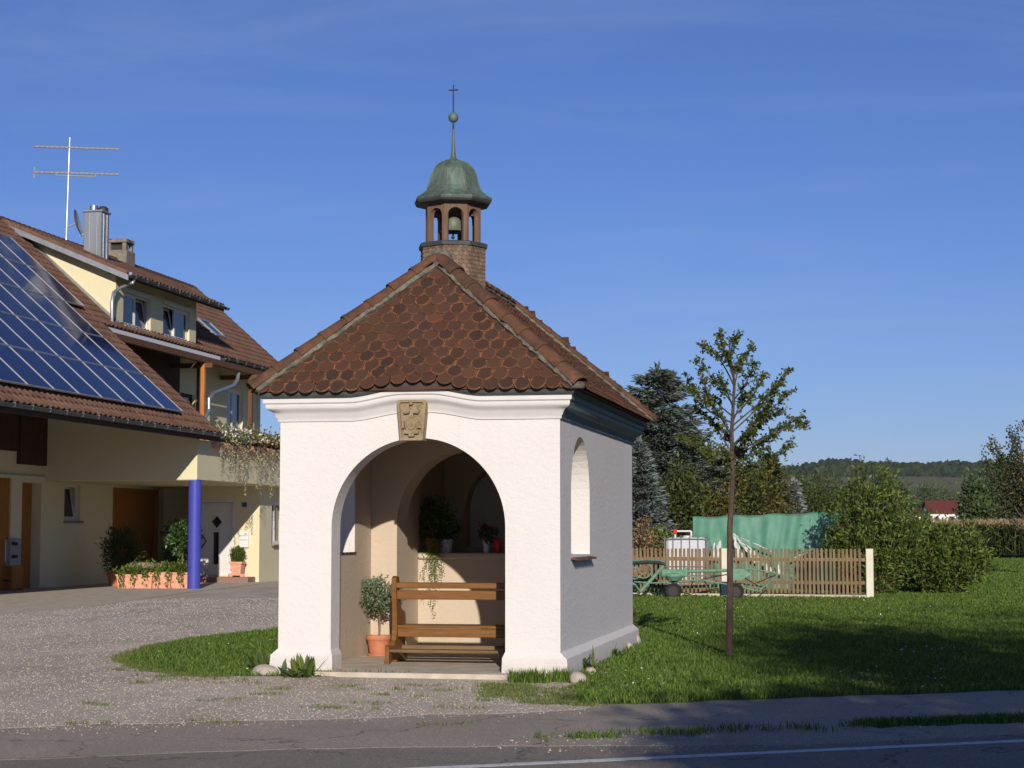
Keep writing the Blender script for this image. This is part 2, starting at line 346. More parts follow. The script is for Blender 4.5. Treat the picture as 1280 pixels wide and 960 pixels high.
# ------------------------------------------------------------------ mesh helpers
def tag(o, label=None, cat=None, group=None, kind=None):
    if label: o['label'] = label
    if cat: o['category'] = cat
    if group: o['group'] = group
    if kind: o['kind'] = kind
    return o
def thing(name, loc, label, cat, group=None):
    o = bpy.data.objects.new(name, None); o.empty_display_size = 0.2
    COL.objects.link(o); o.location = loc
    return tag(o, label, cat, group)
def world_loc(p):
    v = Vector((0, 0, 0))
    while p is not None:
        v += p.location; p = p.parent
    return v
def link(name, me, mat, parent=None, smooth=False):
    mats = mat if isinstance(mat, (list, tuple)) else [mat]
    for m in mats: me.materials.append(MATS[m])
    if smooth: me.polygons.foreach_set('use_smooth', [True] * len(me.polygons))
    o = bpy.data.objects.new(name, me); COL.objects.link(o); o.parent = parent
    return o
class MB:
    def __init__(s): s.v = []; s.f = []; s.mi = []
    def add(s, vs, fs, mi=0):
        b = len(s.v); s.v.extend([tuple(p) for p in vs])
        for f in fs: s.f.append(tuple(i + b for i in f)); s.mi.append(mi)
        return s
    def box(s, lo, hi, mi=0, m=None):
        x0, y0, z0 = lo; x1, y1, z1 = hi
        p = [Vector(q) for q in ((x0, y0, z0), (x1, y0, z0), (x1, y1, z0), (x0, y1, z0), (x0, y0, z1), (x1, y0, z1), (x1, y1, z1), (x0, y1, z1))]
        if m is not None: p = [m @ q for q in p]
        return s.add(p, [(0, 3, 2, 1), (4, 5, 6, 7), (0, 1, 5, 4), (1, 2, 6, 5), (2, 3, 7, 6), (3, 0, 4, 7)], mi)
    def bbox(s, lo, hi, bv=0.01, mi=0, m=None):         # box with chamfered edges
        x0, y0, z0 = lo; x1, y1, z1 = hi; b = bv
        V = []
        idx = {}
        for ix, (x, sx) in enumerate(((x0, 1), (x1, -1))):
            for iy, (y, sy) in enumerate(((y0, 1), (y1, -1))):
                for iz, (z, sz) in enumerate(((z0, 1), (z1, -1))):
                    for a in range(3):
                        q = [x + sx * b, y + sy * b, z + sz * b]; q[a] = (x, y, z)[a]
                        idx[ix, iy, iz, a] = len(V); V.append(Vector(q))
        if m is not None: V = [m @ q for q in V]
        F = []
        g = lambda ix, iy, iz, a: idx[ix, iy, iz, a]
        for i in (0, 1):
            q = [g(i, 0, 0, 0), g(i, 1, 0, 0), g(i, 1, 1, 0), g(i, 0, 1, 0)]; F.append(q if i else q[::-1])
            q = [g(0, i, 0, 1), g(1, i, 0, 1), g(1, i, 1, 1), g(0, i, 1, 1)]; F.append(q[::-1] if i else q)
            q = [g(0, 0, i, 2), g(1, 0, i, 2), g(1, 1, i, 2), g(0, 1, i, 2)]; F.append(q if i else q[::-1])
        for i in (0, 1):
            for j in (0, 1):
                F.append([g(i, j, 0, 0), g(i, j, 1, 0), g(i, j, 1, 1), g(i, j, 0, 1)])
                F.append([g(i, 0, j, 0), g(i, 1, j, 0), g(i, 1, j, 2), g(i, 0, j, 2)])
                F.append([g(0, i, j, 1), g(1, i, j, 1), g(1, i, j, 2), g(0, i, j, 2)])
                for k in (0, 1): F.append([g(i, j, k, 0), g(i, j, k, 1), g(i, j, k, 2)])
        return s.add(V, F, mi)
    def prism(s, loops, fn, d0, d1, mi=0, mi_side=None):
        """loops: outer + holes of (a, b); fn(a, b, d) -> xyz"""
        tri = tessellate_polygon([[Vector((a, b, 0)) for a, b in L] for L in loops])
        flat = [p for L in loops for p in L]; n = len(flat)
        s.add([fn(a, b, d0) for a, b in flat] + [fn(a, b, d1) for a, b in flat],
              [tuple(t) for t in tri] + [tuple(i + n for i in t[::-1]) for t in tri], mi)
        k = 0
        for L in loops:
            m = len(L)
            vs = [fn(a, b, d0) for a, b in L] + [fn(a, b, d1) for a, b in L]
            s.add(vs, [(i, (i + 1) % m, m + (i + 1) % m, m + i) for i in range(m)], mi if mi_side is None else mi_side)
        return s
    def tube(s, pts, rad, n=8, mi=0, cap=True):
        pts = [Vector(p) for p in pts]
        if not hasattr(rad, '__len__'): rad = [rad] * len(pts)
        vs = []; prev = None
        for i, p in enumerate(pts):
            t = (pts[min(i + 1, len(pts) - 1)] - pts[max(i - 1, 0)]).normalized()
            if prev is None:
                a = t.orthogonal().normalized()
            else:
                a = (prev - t * prev.dot(t)); a = a.normalized() if a.length > 1e-6 else t.orthogonal().normalized()
            prev = a; b = t.cross(a)
            for k in range(n):
                an = 2 * math.pi * k / n
                vs.append(p + (a * math.cos(an) + b * math.sin(an)) * rad[i])
        fs = []
        for i in range(len(pts) - 1):
            for k in range(n):
                fs.append((i * n + k, i * n + (k + 1) % n, (i + 1) * n + (k + 1) % n, (i + 1) * n + k))
        if cap: fs += [tuple(range(n))[::-1], tuple(range((len(pts) - 1) * n, len(pts) * n))]
        return s.add(vs, fs, mi)
    def lathe(s, prof, c, n=16, mi=0, ph=0.0, jitter=None):
        vs = []
        for r, z in prof:
            for k in range(n):
                a = ph + 2 * math.pi * k / n
                vs.append((c[0] + r * math.cos(a), c[1] + r * math.sin(a), c[2] + z))
        m = len(prof); fs = []
        for i in range(m - 1):
            for k in range(n):
                fs.append((i * n + k, i * n + (k + 1) % n, (i + 1) * n + (k + 1) % n, (i + 1) * n + k))
        fs += [tuple(range(n))[::-1], tuple(range((m - 1) * n, m * n))]
        return s.add(vs, fs, mi)
    def sweep(s, path, prof, closed=True, zf=None, mf=None, of=None):
        n = len(path); P = [Vector((a, b)) for a, b in path]; out = []
        for i in range(n):
            d0 = (P[i] - P[i - 1]).normalized() if (closed or i > 0) else None
            d1 = (P[(i + 1) % n] - P[i]).normalized() if (closed or i < n - 1) else None
            d0 = d0 or d1; d1 = d1 or d0
            n0 = Vector((-d0.y, d0.x)); n1 = Vector((-d1.y, d1.x)); m = (n0 + n1)
            m = m / max(1e-6, (m.length_squared / 2))
            out.append(m)
        k = len(prof); vs = []
        for i in range(n):
            for (o, z) in prof:
                q = P[i] + (out[i] if of is None else of(P[i], out[i])) * o
                vs.append((q.x, q.y, z + (zf(P[i].x, P[i].y) if zf else 0)))
        for i in range(n if closed else n - 1):
            j = (i + 1) % n
            b = len(s.v)
            vv = [vs[i * k + q] for q in range(k)] + [vs[j * k + q] for q in range(k)]
            s.add(vv, [(q, q + 1, k + q + 1, k + q) for q in range(k - 1)], mf(i) if mf else 0)
        if not closed:
            s.add([vs[q] for q in range(k)], [tuple(range(k))]); s.add([vs[(n - 1) * k + q] for q in range(k)], [tuple(range(k))[::-1]])
        return s
    def build(s, name, mat, parent=None, smooth=False, fix=True):
        o = world_loc(parent)
        me = bpy.data.meshes.new(name)
        me.from_pydata([(x - o.x, y - o.y, z - o.z) for x, y, z in s.v], [], s.f)
        if max(s.mi, default=0) > 0: me.polygons.foreach_set('material_index', s.mi)
        if fix:
            import bmesh
            bm = bmesh.new(); bm.from_mesh(me); bmesh.ops.remove_doubles(bm, verts=bm.verts, dist=1e-5)
            bmesh.ops.recalc_face_normals(bm, faces=bm.faces); bm.to_mesh(me); bm.free()
        ob = link(name, me, mat, parent)
        if smooth:
            me.polygons.foreach_set('use_smooth', [True] * len(me.polygons))
            try: me.set_sharp_from_angle(angle=R(42))
            except Exception: pass
        return ob
def _rect_wall(self, outer, holes, fn, d0, d1):
    """flat wall with rectangular openings; outer/holes: (a0, a1, b0, b1)"""
    A = sorted({outer[0], outer[1], *[h[0] for h in holes], *[h[1] for h in holes]}); B = sorted({outer[2], outer[3], *[h[2] for h in holes], *[h[3] for h in holes]})
    full = lambda i, j: 0 <= i < len(A) - 1 and 0 <= j < len(B) - 1 and not any(h[0] - 1e-6 <= A[i] and A[i + 1] <= h[1] + 1e-6 and h[2] - 1e-6 <= B[j] and B[j + 1] <= h[3] + 1e-6 for h in holes)
    for i in range(len(A) - 1):
        for j in range(len(B) - 1):
            if not full(i, j): continue
            a, b, c, d = A[i], A[i + 1], B[j], B[j + 1]
            self.add([fn(a, c, d0), fn(b, c, d0), fn(b, d, d0), fn(a, d, d0)], [(0, 1, 2, 3)]); self.add([fn(a, c, d1), fn(b, c, d1), fn(b, d, d1), fn(a, d, d1)], [(3, 2, 1, 0)])
            for (di, dj, p, q) in ((-1, 0, (a, c), (a, d)), (1, 0, (b, c), (b, d)), (0, -1, (a, c), (b, c)), (0, 1, (a, d), (b, d))):
                if not full(i + di, j + dj): self.add([fn(*p, d0), fn(*q, d0), fn(*q, d1), fn(*p, d1)], [(0, 1, 2, 3)])
    return self
MB.rect_wall = _rect_wall
def np_mesh(name, V, Fv, nper, mat, parent=None, rndv=None):
    """V (N,3) world coords, Fv flat vertex indices, nper vertices per face"""
    o = world_loc(parent); V = np.asarray(V, np.float32) - np.array([o.x, o.y, o.z], np.float32)
    me = bpy.data.meshes.new(name); nf = len(Fv) // nper
    me.vertices.add(len(V)); me.vertices.foreach_set('co', V.ravel())
    me.loops.add(len(Fv)); me.loops.foreach_set('vertex_index', np.asarray(Fv, np.int32))
    me.polygons.add(nf); me.polygons.foreach_set('loop_start', np.arange(0, nf * nper, nper, dtype=np.int32))
    if rndv is not None:
        a = me.attributes.new('rnd', 'FLOAT', 'POINT'); a.data.foreach_set('value', np.asarray(rndv, np.float32))
    me.update(calc_edges=True)
    return link(name, me, mat, parent)
NR = np.random.default_rng(11)
def unit(a): return a / np.maximum(1e-9, np.linalg.norm(a, axis=1, keepdims=True))
def leaves(name, C, D, L, W, mat, parent=None, fold=0.25, up=0.5):
    """leaf blades: folded diamonds at points C, pointing along D"""
    C = np.asarray(C, float); n = len(C); D = unit(np.asarray(D, float))
    L = np.broadcast_to(L, (n,))[:, None]; W = np.broadcast_to(W, (n,))[:, None]
    ref = NR.normal(size=(n, 3)); ref[:, 2] += up
    S = unit(np.cross(D, ref)); N = np.cross(S, D)
    mid = C + D * L * 0.48
    V = np.stack([C, mid + S * W * 0.5 + N * W * fold, C + D * L - N * L * 0.08, mid - S * W * 0.5 + N * W * fold], 1).reshape(-1, 3)
    b = np.arange(n)[:, None] * 4
    F = (b + np.array([0, 1, 2, 0, 2, 3])).ravel()
    return np_mesh(name, V, F, 3, mat, parent, np.repeat(NR.random(n), 4))
def blades(name, P, H, W, mat, parent=None, lean=0.45, kind=None):
    """grass: one bent blade (two triangles + tip) at each point"""
    n = len(P); a = NR.random(n) * 2 * math.pi; ln = NR.random(n) * lean
    H = np.broadcast_to(H, (n,)); W = np.broadcast_to(W, (n,))
    dx = np.stack([np.cos(a), np.sin(a), 0 * a], 1); b2 = NR.random(n) * 2 * math.pi
    sx = np.stack([np.cos(b2), np.sin(b2), 0 * a], 1) * W[:, None] * 0.5
    up = np.array([0, 0, 1.0])
    mid = P + dx * (ln * H * 0.35)[:, None] + up * (H * 0.55)[:, None]
    tip = P + dx * (ln * H * 1.1)[:, None] + up * (H * (1 - 0.25 * ln))[:, None]
    V = np.stack([P - sx, P + sx, mid + sx * 0.8, mid - sx * 0.8, tip], 1).reshape(-1, 3)
    q = np.arange(n)[:, None] * 5
    F = (q + np.array([0, 1, 2, 0, 2, 3, 3, 2, 4])).ravel()
    o = np_mesh(name, V, F, 3, mat, parent, np.repeat(NR.random(n), 5))
    if kind: o['kind'] = kind
    return o
def in_poly(P, poly):
    x, y = P[:, 0], P[:, 1]; c = np.zeros(len(P), bool); n = len(poly)
    for i in range(n):
        x0, y0 = poly[i]; x1, y1 = poly[(i + 1) % n]
        t = ((y0 > y) != (y1 > y)) & (x < (x1 - x0) * (y - y0) / (y1 - y0 + 1e-12) + x0)
        c ^= t
    return c
def sheet(name, pts, z, mat, kind='structure', sub=False):
    mb = MB(); tri = tessellate_polygon([[Vector((a, b, 0)) for a, b in pts]])
    mb.add([(a, b, z) for a, b in pts], [tuple(t) for t in tri])
    n = len(pts); mb.add([(a, b, z) for a, b in pts] + [(a, b, z - .025) for a, b in pts], [(i, (i + 1) % n, n + (i + 1) % n, n + i) for i in range(n)])
    o = mb.build(name, mat)
    for p in o.data.polygons:
        if p.normal.z < -.5: p.flip()
    o['kind'] = kind; return o

# ================================================================== GROUND
RU, RV = np.array([0.857, 0.515]), np.array([-0.515, 0.857])        # along the road / away from it
def rd(s, n): p = RU * s + RV * n; return (float(p[0]), float(p[1]))
def strip(n0, n1, s0, s1, wob0=0, wob1=0, step=0.35, seed=1):
    r = random.Random(seed); k = int((s1 - s0) / step) + 1
    S = [s0 + (s1 - s0) * i / k for i in range(k + 1)]
    return [rd(s, n0 + r.uniform(-wob0, wob0)) for s in S] + [rd(s, n1 + r.uniform(-wob1, wob1)) for s in S[::-1]]
sheet('ground', [(-5000, -400), (5000, -400), (5000, 5200), (-5000, 5200)], -0.03, 'meadow_ground')
sheet('road', strip(-1.5, 14.25, -120, 140, step=20), -0.0052, 'road_asphalt')
sheet('path', strip(14.1, 16.62, -120, 140, 0.05, 0.07, 0.5, 3), -0.004, 'path_asphalt')
vs_ = strip(12.95, 14.16, 7.0, 140, 0.06, 0.05, 0.4, 4); sheet('verge', [rd(2.2, 14.15)] + [rd(2.2 + 4.6 * i / 14, 14.1 - 1.12 * (i / 14) ** 1.6 + rnd.uniform(-.05, .05)) for i in range(1, 14)] + vs_ + [rd(4.5, 14.2)], -0.0032, 'path_asphalt')
ln = sheet('road_marking', strip(12.50, 12.635, -60, 140, 0.006, 0.006, 0.25, 5), -0.0040, 'line_paint')
yard = [rd(s_ * .5, 16.25 + rnd.uniform(-.14, .14) + .12 * math.sin(s_ * .43)) for s_ in range(-60, 14)] + [(-2.6, 17.9), (-3.0, 21.5), (-6, 30), (-9, 70), (-19.0, 75), (-19.3, 56.7), (-18.55, 47.4), (-17.8, 42), (-17.3, 38.4), (-17.5, 33), (-18, 20), (-60, -10)]
yard = [rd(-90, 16.3)] + yard
sheet('gravel_yard', yard, -0.002, 'gravel_ground')
sheet('concrete_apron', [(-26, 75), (-26, 5), (-18.2, 5), (-18.2, 20), (-17.45, 34), (-17.25, 38.4), (-17.75, 42), (-18.5, 47.4), (-19.25, 56.7), (-18.95, 75)], -0.002, 'concrete')
rg = random.Random(5)
def rough_line(pts, amp=0.08, step=0.3):
    out = []
    for (a, b), (c, d) in zip(pts[:-1], pts[1:]):
        L = math.hypot(c - a, d - b); k = max(1, int(L / step))
        for i in range(k):
            t = i / k; out.append((a + (c - a) * t + rg.uniform(-amp, amp), b + (d - b) * t + rg.uniform(-amp, amp)))
    return out
LAWN = (rough_line([(-3.35, 20.55), (-3.15, 19.1), (-2.85, 17.75), rd(6.9, 16.5)], 0.07) + rough_line([rd(6.9, 16.48), rd(16, 16.5), rd(30, 16.5)], 0.06)
        + [rd(120, 16.5), (150, 230), (-8, 230), (-9.6, 70), (-9.9, 36), (-10.1, 30.5)]
        + rough_line([(-10.1, 30.0), (-10.45, 27.5), (-10.35, 25.2), (-9.95, 23.3), (-9.5, 22.2), (-8.7, 21.0), (-7.9, 20.25), (-7.35, 20.25), (-7.02, 20.6)], 0.07))
sheet('lawn', LAWN, 0.004, 'lawn_ground')
sheet('verge_soil', strip(13.78, 14.25, 8.3, 60, 0.10, 0.05, 0.3, 8), 0.003, 'lawn_ground')

def sample_view(N, r0, r1, pw, th0=-0.34, th1=0.36):
    u = NR.random(N); r = (r0 ** pw + u * (r1 ** pw - r0 ** pw)) ** (1 / pw)
    t = NR.uniform(th0, th1, N) - YAW
    return np.stack([r * np.sin(t), r * np.cos(t), np.zeros(N)], 1)
P = sample_view(760000, 16.5, 125, 0.30)
keep = in_poly(P, LAWN) & ~((P[:, 0] > -7.06) & (P[:, 0] < -3.46) & (P[:, 1] > 20.56) & (P[:, 1] < 27.15))
P = P[keep]; P[:, 2] = 0.002
r_ = np.hypot(P[:, 0], P[:, 1])
patch = 0.75 + 0.5 * np.sin(P[:, 0] * 1.7 + 2 * np.sin(P[:, 1] * 0.6)) * np.sin(P[:, 1] * 1.1 + P[:, 0] * 0.4)
dryk = (NR.random(len(P)) < 0.10 + 0.22 * (np.sin(P[:, 0] * 2.3 + 1.1 * np.sin(P[:, 1])) * np.sin(P[:, 1] * 1.7) > .55))
Pq = P[dryk]; blades('dry_lawn_grass', Pq, 0.03 + 0.045 * NR.random(len(Pq)), 0.006 + 0.00045 * np.hypot(Pq[:, 0], Pq[:, 1]), 'dry_grass', lean=1.1, kind='stuff')
P = P[~dryk]; r_ = r_[~dryk]; patch = patch[~dryk]
blades('lawn_grass', P, (0.035 + 0.045 * NR.random(len(P))) * (0.7 + 0.5 * patch), 0.006 + 0.00045 * r_ + 0.0009 * np.maximum(0, r_ - 60), 'grass_blade', lean=0.9, kind='stuff')
Pd = sample_view(2600, 18, 44, 0.5); Pd = Pd[in_poly(Pd, LAWN)]
cl = np.sin(Pd[:, 0] * 1.9 + 1) + np.sin(Pd[:, 1] * 1.3) + NR.normal(0, 0.5, len(Pd)) > 0.55
Pd = Pd[cl & ~((Pd[:, 0] > -7.2) & (Pd[:, 0] < -3.3) & (Pd[:, 1] > 20) & (Pd[:, 1] < 27.3))]; Pd[:, 2] = 0.075
dd = NR.normal(size=(len(Pd), 3)); dd[:, 2] *= 0.2
leaves('daisies', Pd, dd, 0.026, 0.026, 'white_petal', fold=0.1, up=4)['kind'] = 'stuff'
# loose gravel lying on the yard and the verge
def pebbles(name, P, size):
    n = len(P); base = np.array([(1, 0, 0), (-0.5, 0.87, 0), (-0.5, -0.87, 0), (0.35, 0.3, 0.75), (-0.45, 0.05, 0.62), (0.2, -0.55, 0.6)])
    F0 = np.array([(0, 1, 3), (1, 2, 4), (2, 0, 5), (1, 4, 3), (2, 5, 4), (0, 3, 5), (3, 4, 5)])
    a = NR.random(n) * 6.283; c, s_ = np.cos(a), np.sin(a)
    sc3 = size[:, None, None] * NR.uniform(0.6, 1.35, (n, 1, 3))
    B = base[None] * (1 + NR.normal(0, 0.13, (n, 6, 3))) * sc3
    X = B[..., 0] * c[:, None] - B[..., 1] * s_[:, None]; Y = B[..., 0] * s_[:, None] + B[..., 1] * c[:, None]
    V = np.stack([X, Y, B[..., 2]], -1) + P[:, None, :]
    F = (np.arange(n)[:, None, None] * 6 + F0[None]).ravel()
    o = np_mesh(name, V.reshape(-1, 3), F, 3, 'pebble'); o['kind'] = 'stuff'; return o
Pg = sample_view(150000, 14.0, 46, 0.25)
keep = in_poly(Pg, yard) & ~in_poly(Pg, LAWN) & ~((Pg[:, 0] > -7.1) & (Pg[:, 0] < -3.4) & (Pg[:, 1] > 20.3))
nn = Pg[:, 0] * RV[0] + Pg[:, 1] * RV[1]
spill = (nn > 15.2) & (nn < 16.5) & (NR.random(len(Pg)) < .75 * np.clip((nn - 15.2) / 1.1, 0, 1) ** 2.5) & (Pg[:, 0] < -2.6)
verge_k = (nn > 12.75) & (nn < 14.2) & (Pg[:, 0] * RU[0] + Pg[:, 1] * RU[1] > 4.2 + 3.5 * NR.random(len(Pg))) & (NR.random(len(Pg)) < 0.55)
Pg = Pg[keep | spill | verge_k]; Pg[:, 2] = -0.003
rr = np.hypot(Pg[:, 0], Pg[:, 1])
pebbles('gravel', Pg, (0.004 + 0.009 * NR.random(len(Pg)) ** 2.4) * (0.75 + rr / 48))
# weeds: short tufts in the gravel, along the path and on the verge
def tufts(centres, spread, per, h, w_):
    C = np.repeat(np.asarray(centres, float), per, 0); n = len(C)
    C[:, 0] += NR.normal(0, 1, n) * spread; C[:, 1] += NR.normal(0, 1, n) * spread; return C
wc = []
for px, py in [(265, 875), (268, 902), (430, 858), (470, 862), (520, 857), (436, 886), (556, 906), (210, 833), (180, 838), (170, 853), (330, 868), (300, 854), (580, 886), (610, 862), (640, 866),
               (215, 847), (240, 846), (290, 850), (540, 862), (460, 880), (130, 880), (125, 905), (395, 884), (500, 870), (350, 862), (160, 838), (190, 845), (225, 850)]:
    g = G(px, py); wc += [(g[0] + rg.uniform(-.25, .25), g[1] + rg.uniform(-.12, .12), -0.006) for _ in range(3)]
for _ in range(210):
    t = rg.random(); px = 600 + t * 145; py = 858 + rg.random() * 22 + (t - 0.5) * 8
    g = G(px, py); wc.append((g[0], g[1], -0.006))
isl = [(-10.45, 27.5), (-10.35, 25.2), (-9.95, 23.3), (-9.5, 22.2), (-8.7, 21.0), (-7.9, 20.25), (-7.35, 20.25)]
for (a0, b0), (a1, b1) in zip(isl[:-1], isl[1:]):
    for _ in range(46): t = rg.random(); wc.append((a0 + (a1 - a0) * t - abs(rg.gauss(0, .08)), b0 + (b1 - b0) * t - abs(rg.gauss(0, .08)), -.004))
T = tufts(wc, 0.055, 22, 0, 0)
blades('weeds', T, 0.02 + 0.035 * NR.random(len(T)), 0.009, 'dry_grass', lean=1.0, kind='stuff')
vc = [rd(s, 13.95 + rg.gauss(0, 0.07) + (0.06 if s < 9 else 0)) + (0.0,) for s in [8.3 + 7.5 * rg.random() for _ in range(420)]]
vc += [rd(5.2 + 3.0 * rg.random(), 13.95 + rg.gauss(0, 0.10)) + (0.0,) for _ in range(26)]
T = tufts(vc, 0.07, 30, 0, 0)
blades('verge_grass', T, 0.03 + 0.05 * NR.random(len(T)), 0.009, 'grass_blade', lean=1.0, kind='stuff')

# ================================================================== CHAPEL
CX, W2, YF, YB, TH = -5.265, 1.705, 20.65, 27.05, 0.36
chapel = thing('chapel', (CX, (YF + YB) / 2, 0), 'white plastered wayside chapel with open arch, red tiled hip roof and copper turret', 'chapel')
XZ = lambda a, b, d: (CX + a, d, b)
YZ = lambda a, b, d: (d, a, b)
def arch(cx, r, spring, n=28, z0=None, rise=None):
    rise = rise or r
    return [(cx + r * math.cos(math.pi - math.pi * i / n), spring + rise * math.sin(math.pi * i / n)) for i in range(n + 1)]
WT = 3.28
mb = MB(); A = arch(0, 1.055, 1.735, 40)
mb.prism([[(-W2, -0.1), (-1.055, -0.1)] + A + [(1.055, -0.1), (W2, -0.1), (W2, WT), (-W2, WT)]], XZ, YF, YF + TH)
mb.build('front_wall', 'white_plaster', chapel)
def side_wall(x0, x1, win, name):
    h = arch((win[0] + win[1]) / 2, (win[1] - win[0]) / 2, win[3] - (win[1] - win[0]) / 2, 24)
    hole = [(win[0], win[2])] + h + [(win[1], win[2])]
    m = MB(); m.prism([[(YF + TH, -0.1), (YB - TH, -0.1), (YB - TH, WT), (YF + TH, WT)], hole], YZ, x0, x1); return m.build(name, 'white_plaster', chapel)
WR, WL = (21.42, 22.88, 1.40, 2.86), (21.36, 22.62, 1.40, 2.80)
side_wall(CX + W2 - TH, CX + W2, WR, 'side_wall'); side_wall(CX - W2, CX - W2 + TH, WL, 'side_wall')
mb = MB(); mb.box((CX - W2, YB - TH, -0.1), (CX + W2, YB, WT)); mb.build('rear_wall', 'white_plaster', chapel)
# inner skin: the rooms are washed in a warm cream
IX = W2 - TH
def lining(x, sgn, win):
    h = arch((win[0] + win[1]) / 2, (win[1] - win[0]) / 2, win[3] - (win[1] - win[0]) / 2, 24)
    m = MB(); m.prism([[(YF + TH, 0.0), (23.4, 0.0), (23.4, 3.12), (YF + TH, 3.12)], [(win[0], win[2])] + h + [(win[1], win[2])]], YZ, x, x + sgn * 0.004)
    m.build('inner_wall', 'inner_plaster', chapel)
lining(CX - IX, 1, WL); lining(CX + IX, -1, WR)
mb = MB(); A2 = arch(0, 0.985, 1.80, 36)
mb.prism([[(-IX, 0.0), (-0.985, 0.0)] + A2 + [(0.985, 0.0), (IX, 0.0), (IX, 3.14), (-IX, 3.14)]], XZ, 23.4, 23.95)
mb.build('chancel_arch', 'inner_plaster', chapel)
for s_ in (-1, 1):
    mb = MB(); a, b = sorted((CX + s_ * 1.045, CX + s_ * IX)); mb.box((a, 23.95, 0), (b, YB - TH, 3.14)); mb.build('chancel_wall', 'inner_plaster', chapel)
mb = MB(); N3 = arch(0, 0.72, 2.0, 28)
mb.prism([[(-1.045, 1.0), (1.045, 1.0), (1.045, 3.14), (-1.045, 3.14)], [(-0.72, 1.45)] + N3 + [(0.72, 1.45)]], XZ, 26.35, YB - TH + 0.002)
mb.build('apse_wall', 'inner_plaster', chapel)
mb = MB(); mb.box((CX - IX, YF + TH, 3.14), (CX + IX, YB - TH, 3.24)); mb.build('ceiling', 'inner_plaster', chapel)
mb = MB(); mb.box((CX - 1.50, 20.36, -0.12), (CX + 1.50, YB - TH, 0.055)); mb.build('floor', 'concrete', chapel)
mb = MB(); mb.box((CX - 1.045, 24.80, 0.05), (CX + 1.045, 26.35, 1.30)); al = mb.build('altar', 'inner_plaster', chapel)
mb = MB(); mb.bbox((CX - 1.043, 24.74, 1.30), (CX + 1.043, 26.35, 1.385), 0.02); mb.build('altar_slab', 'inner_plaster', al)
# plinth round the foot of the walls
PP = [(-0.01, 0.295), (0.006, 0.292), (0.066, 0.238), (0.086, 0.222), (0.096, 0.10), (0.102, -0.1)]
path = [(CX - 1.055, YF + TH - 0.02), (CX - 1.055, YF), (CX - W2, YF), (CX - W2, YB), (CX + W2, YB), (CX + W2, YF), (CX + 1.055, YF), (CX + 1.055, YF + TH - 0.02)]
def dens(path, step=0.2):
    o = []
    for (a, b), (c, d) in zip(path[:-1], path[1:]):
        k = max(1, int(math.hypot(c - a, d - b) / step)); o += [(a + (c - a) * i / k, b + (d - b) * i / k) for i in range(k)]
    return o + [path[-1]]
pr = random.Random(2)
mb = MB()
pd = dens(path); wob = {(round(a, 3), round(b, 3)): pr.uniform(-0.005, 0.005) for a, b in pd}
mb.sweep(pd, PP, closed=False, of=lambda p, v: Vector((v.x * (.35 if abs(p.x - CX) < 1.1 else .95), v.y * .45)), zf=lambda x, y: wob.get((round(x, 3), round(y, 3)), 0))
mb.build('plinth', 'white_plaster', chapel)
# cornice with the little swell over the arch
def swell(x): 
    t = min(1, max(0, (abs(x - CX) - 0.16) / 0.66)); return 0.09 * (1 - t * t * (3 - 2 * t))
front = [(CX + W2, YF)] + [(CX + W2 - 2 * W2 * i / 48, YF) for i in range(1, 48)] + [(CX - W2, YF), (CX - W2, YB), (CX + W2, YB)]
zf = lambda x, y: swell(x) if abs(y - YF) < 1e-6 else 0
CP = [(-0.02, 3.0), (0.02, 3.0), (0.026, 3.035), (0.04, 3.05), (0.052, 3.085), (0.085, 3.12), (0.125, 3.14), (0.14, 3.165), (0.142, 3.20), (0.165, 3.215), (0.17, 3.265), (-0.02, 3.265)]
mb = MB(); mb.sweep(front, CP, True, zf, lambda i: 0 if i < 48 else 1); mb.build('cornice', ['white_paint', 'slate_grey'], chapel, smooth=True)  # front run white, side and rear runs dark slate grey
mb = MB(); mb.sweep(front, [(-0.02, 3.268), (0.185, 3.268), (0.20, 3.30), (0.205, 3.335), (0.19, 3.345), (-0.02, 3.345)], True, zf)
mb.build('eaves_board', 'lead', chapel)
# roof body
EX, EY0, EY1, EZ, RZ, RY0, RY1 = 1.96, 20.42, 27.28, 3.345, 5.03, 21.66, 26.15
E4 = [(CX - EX, EY0, EZ), (CX + EX, EY0, EZ), (CX + EX, EY1, EZ), (CX - EX, EY1, EZ)]
RF, RB = (CX, RY0, RZ), (CX, RY1, RZ)
mb = MB()
mb.add(E4 + [RF, RB], [(0, 1, 4), (1, 2, 5, 4), (2, 3, 5), (3, 0, 4, 5), (0, 3, 2, 1)]); roof = mb.build('roof', 'tile_clay_joined', chapel)
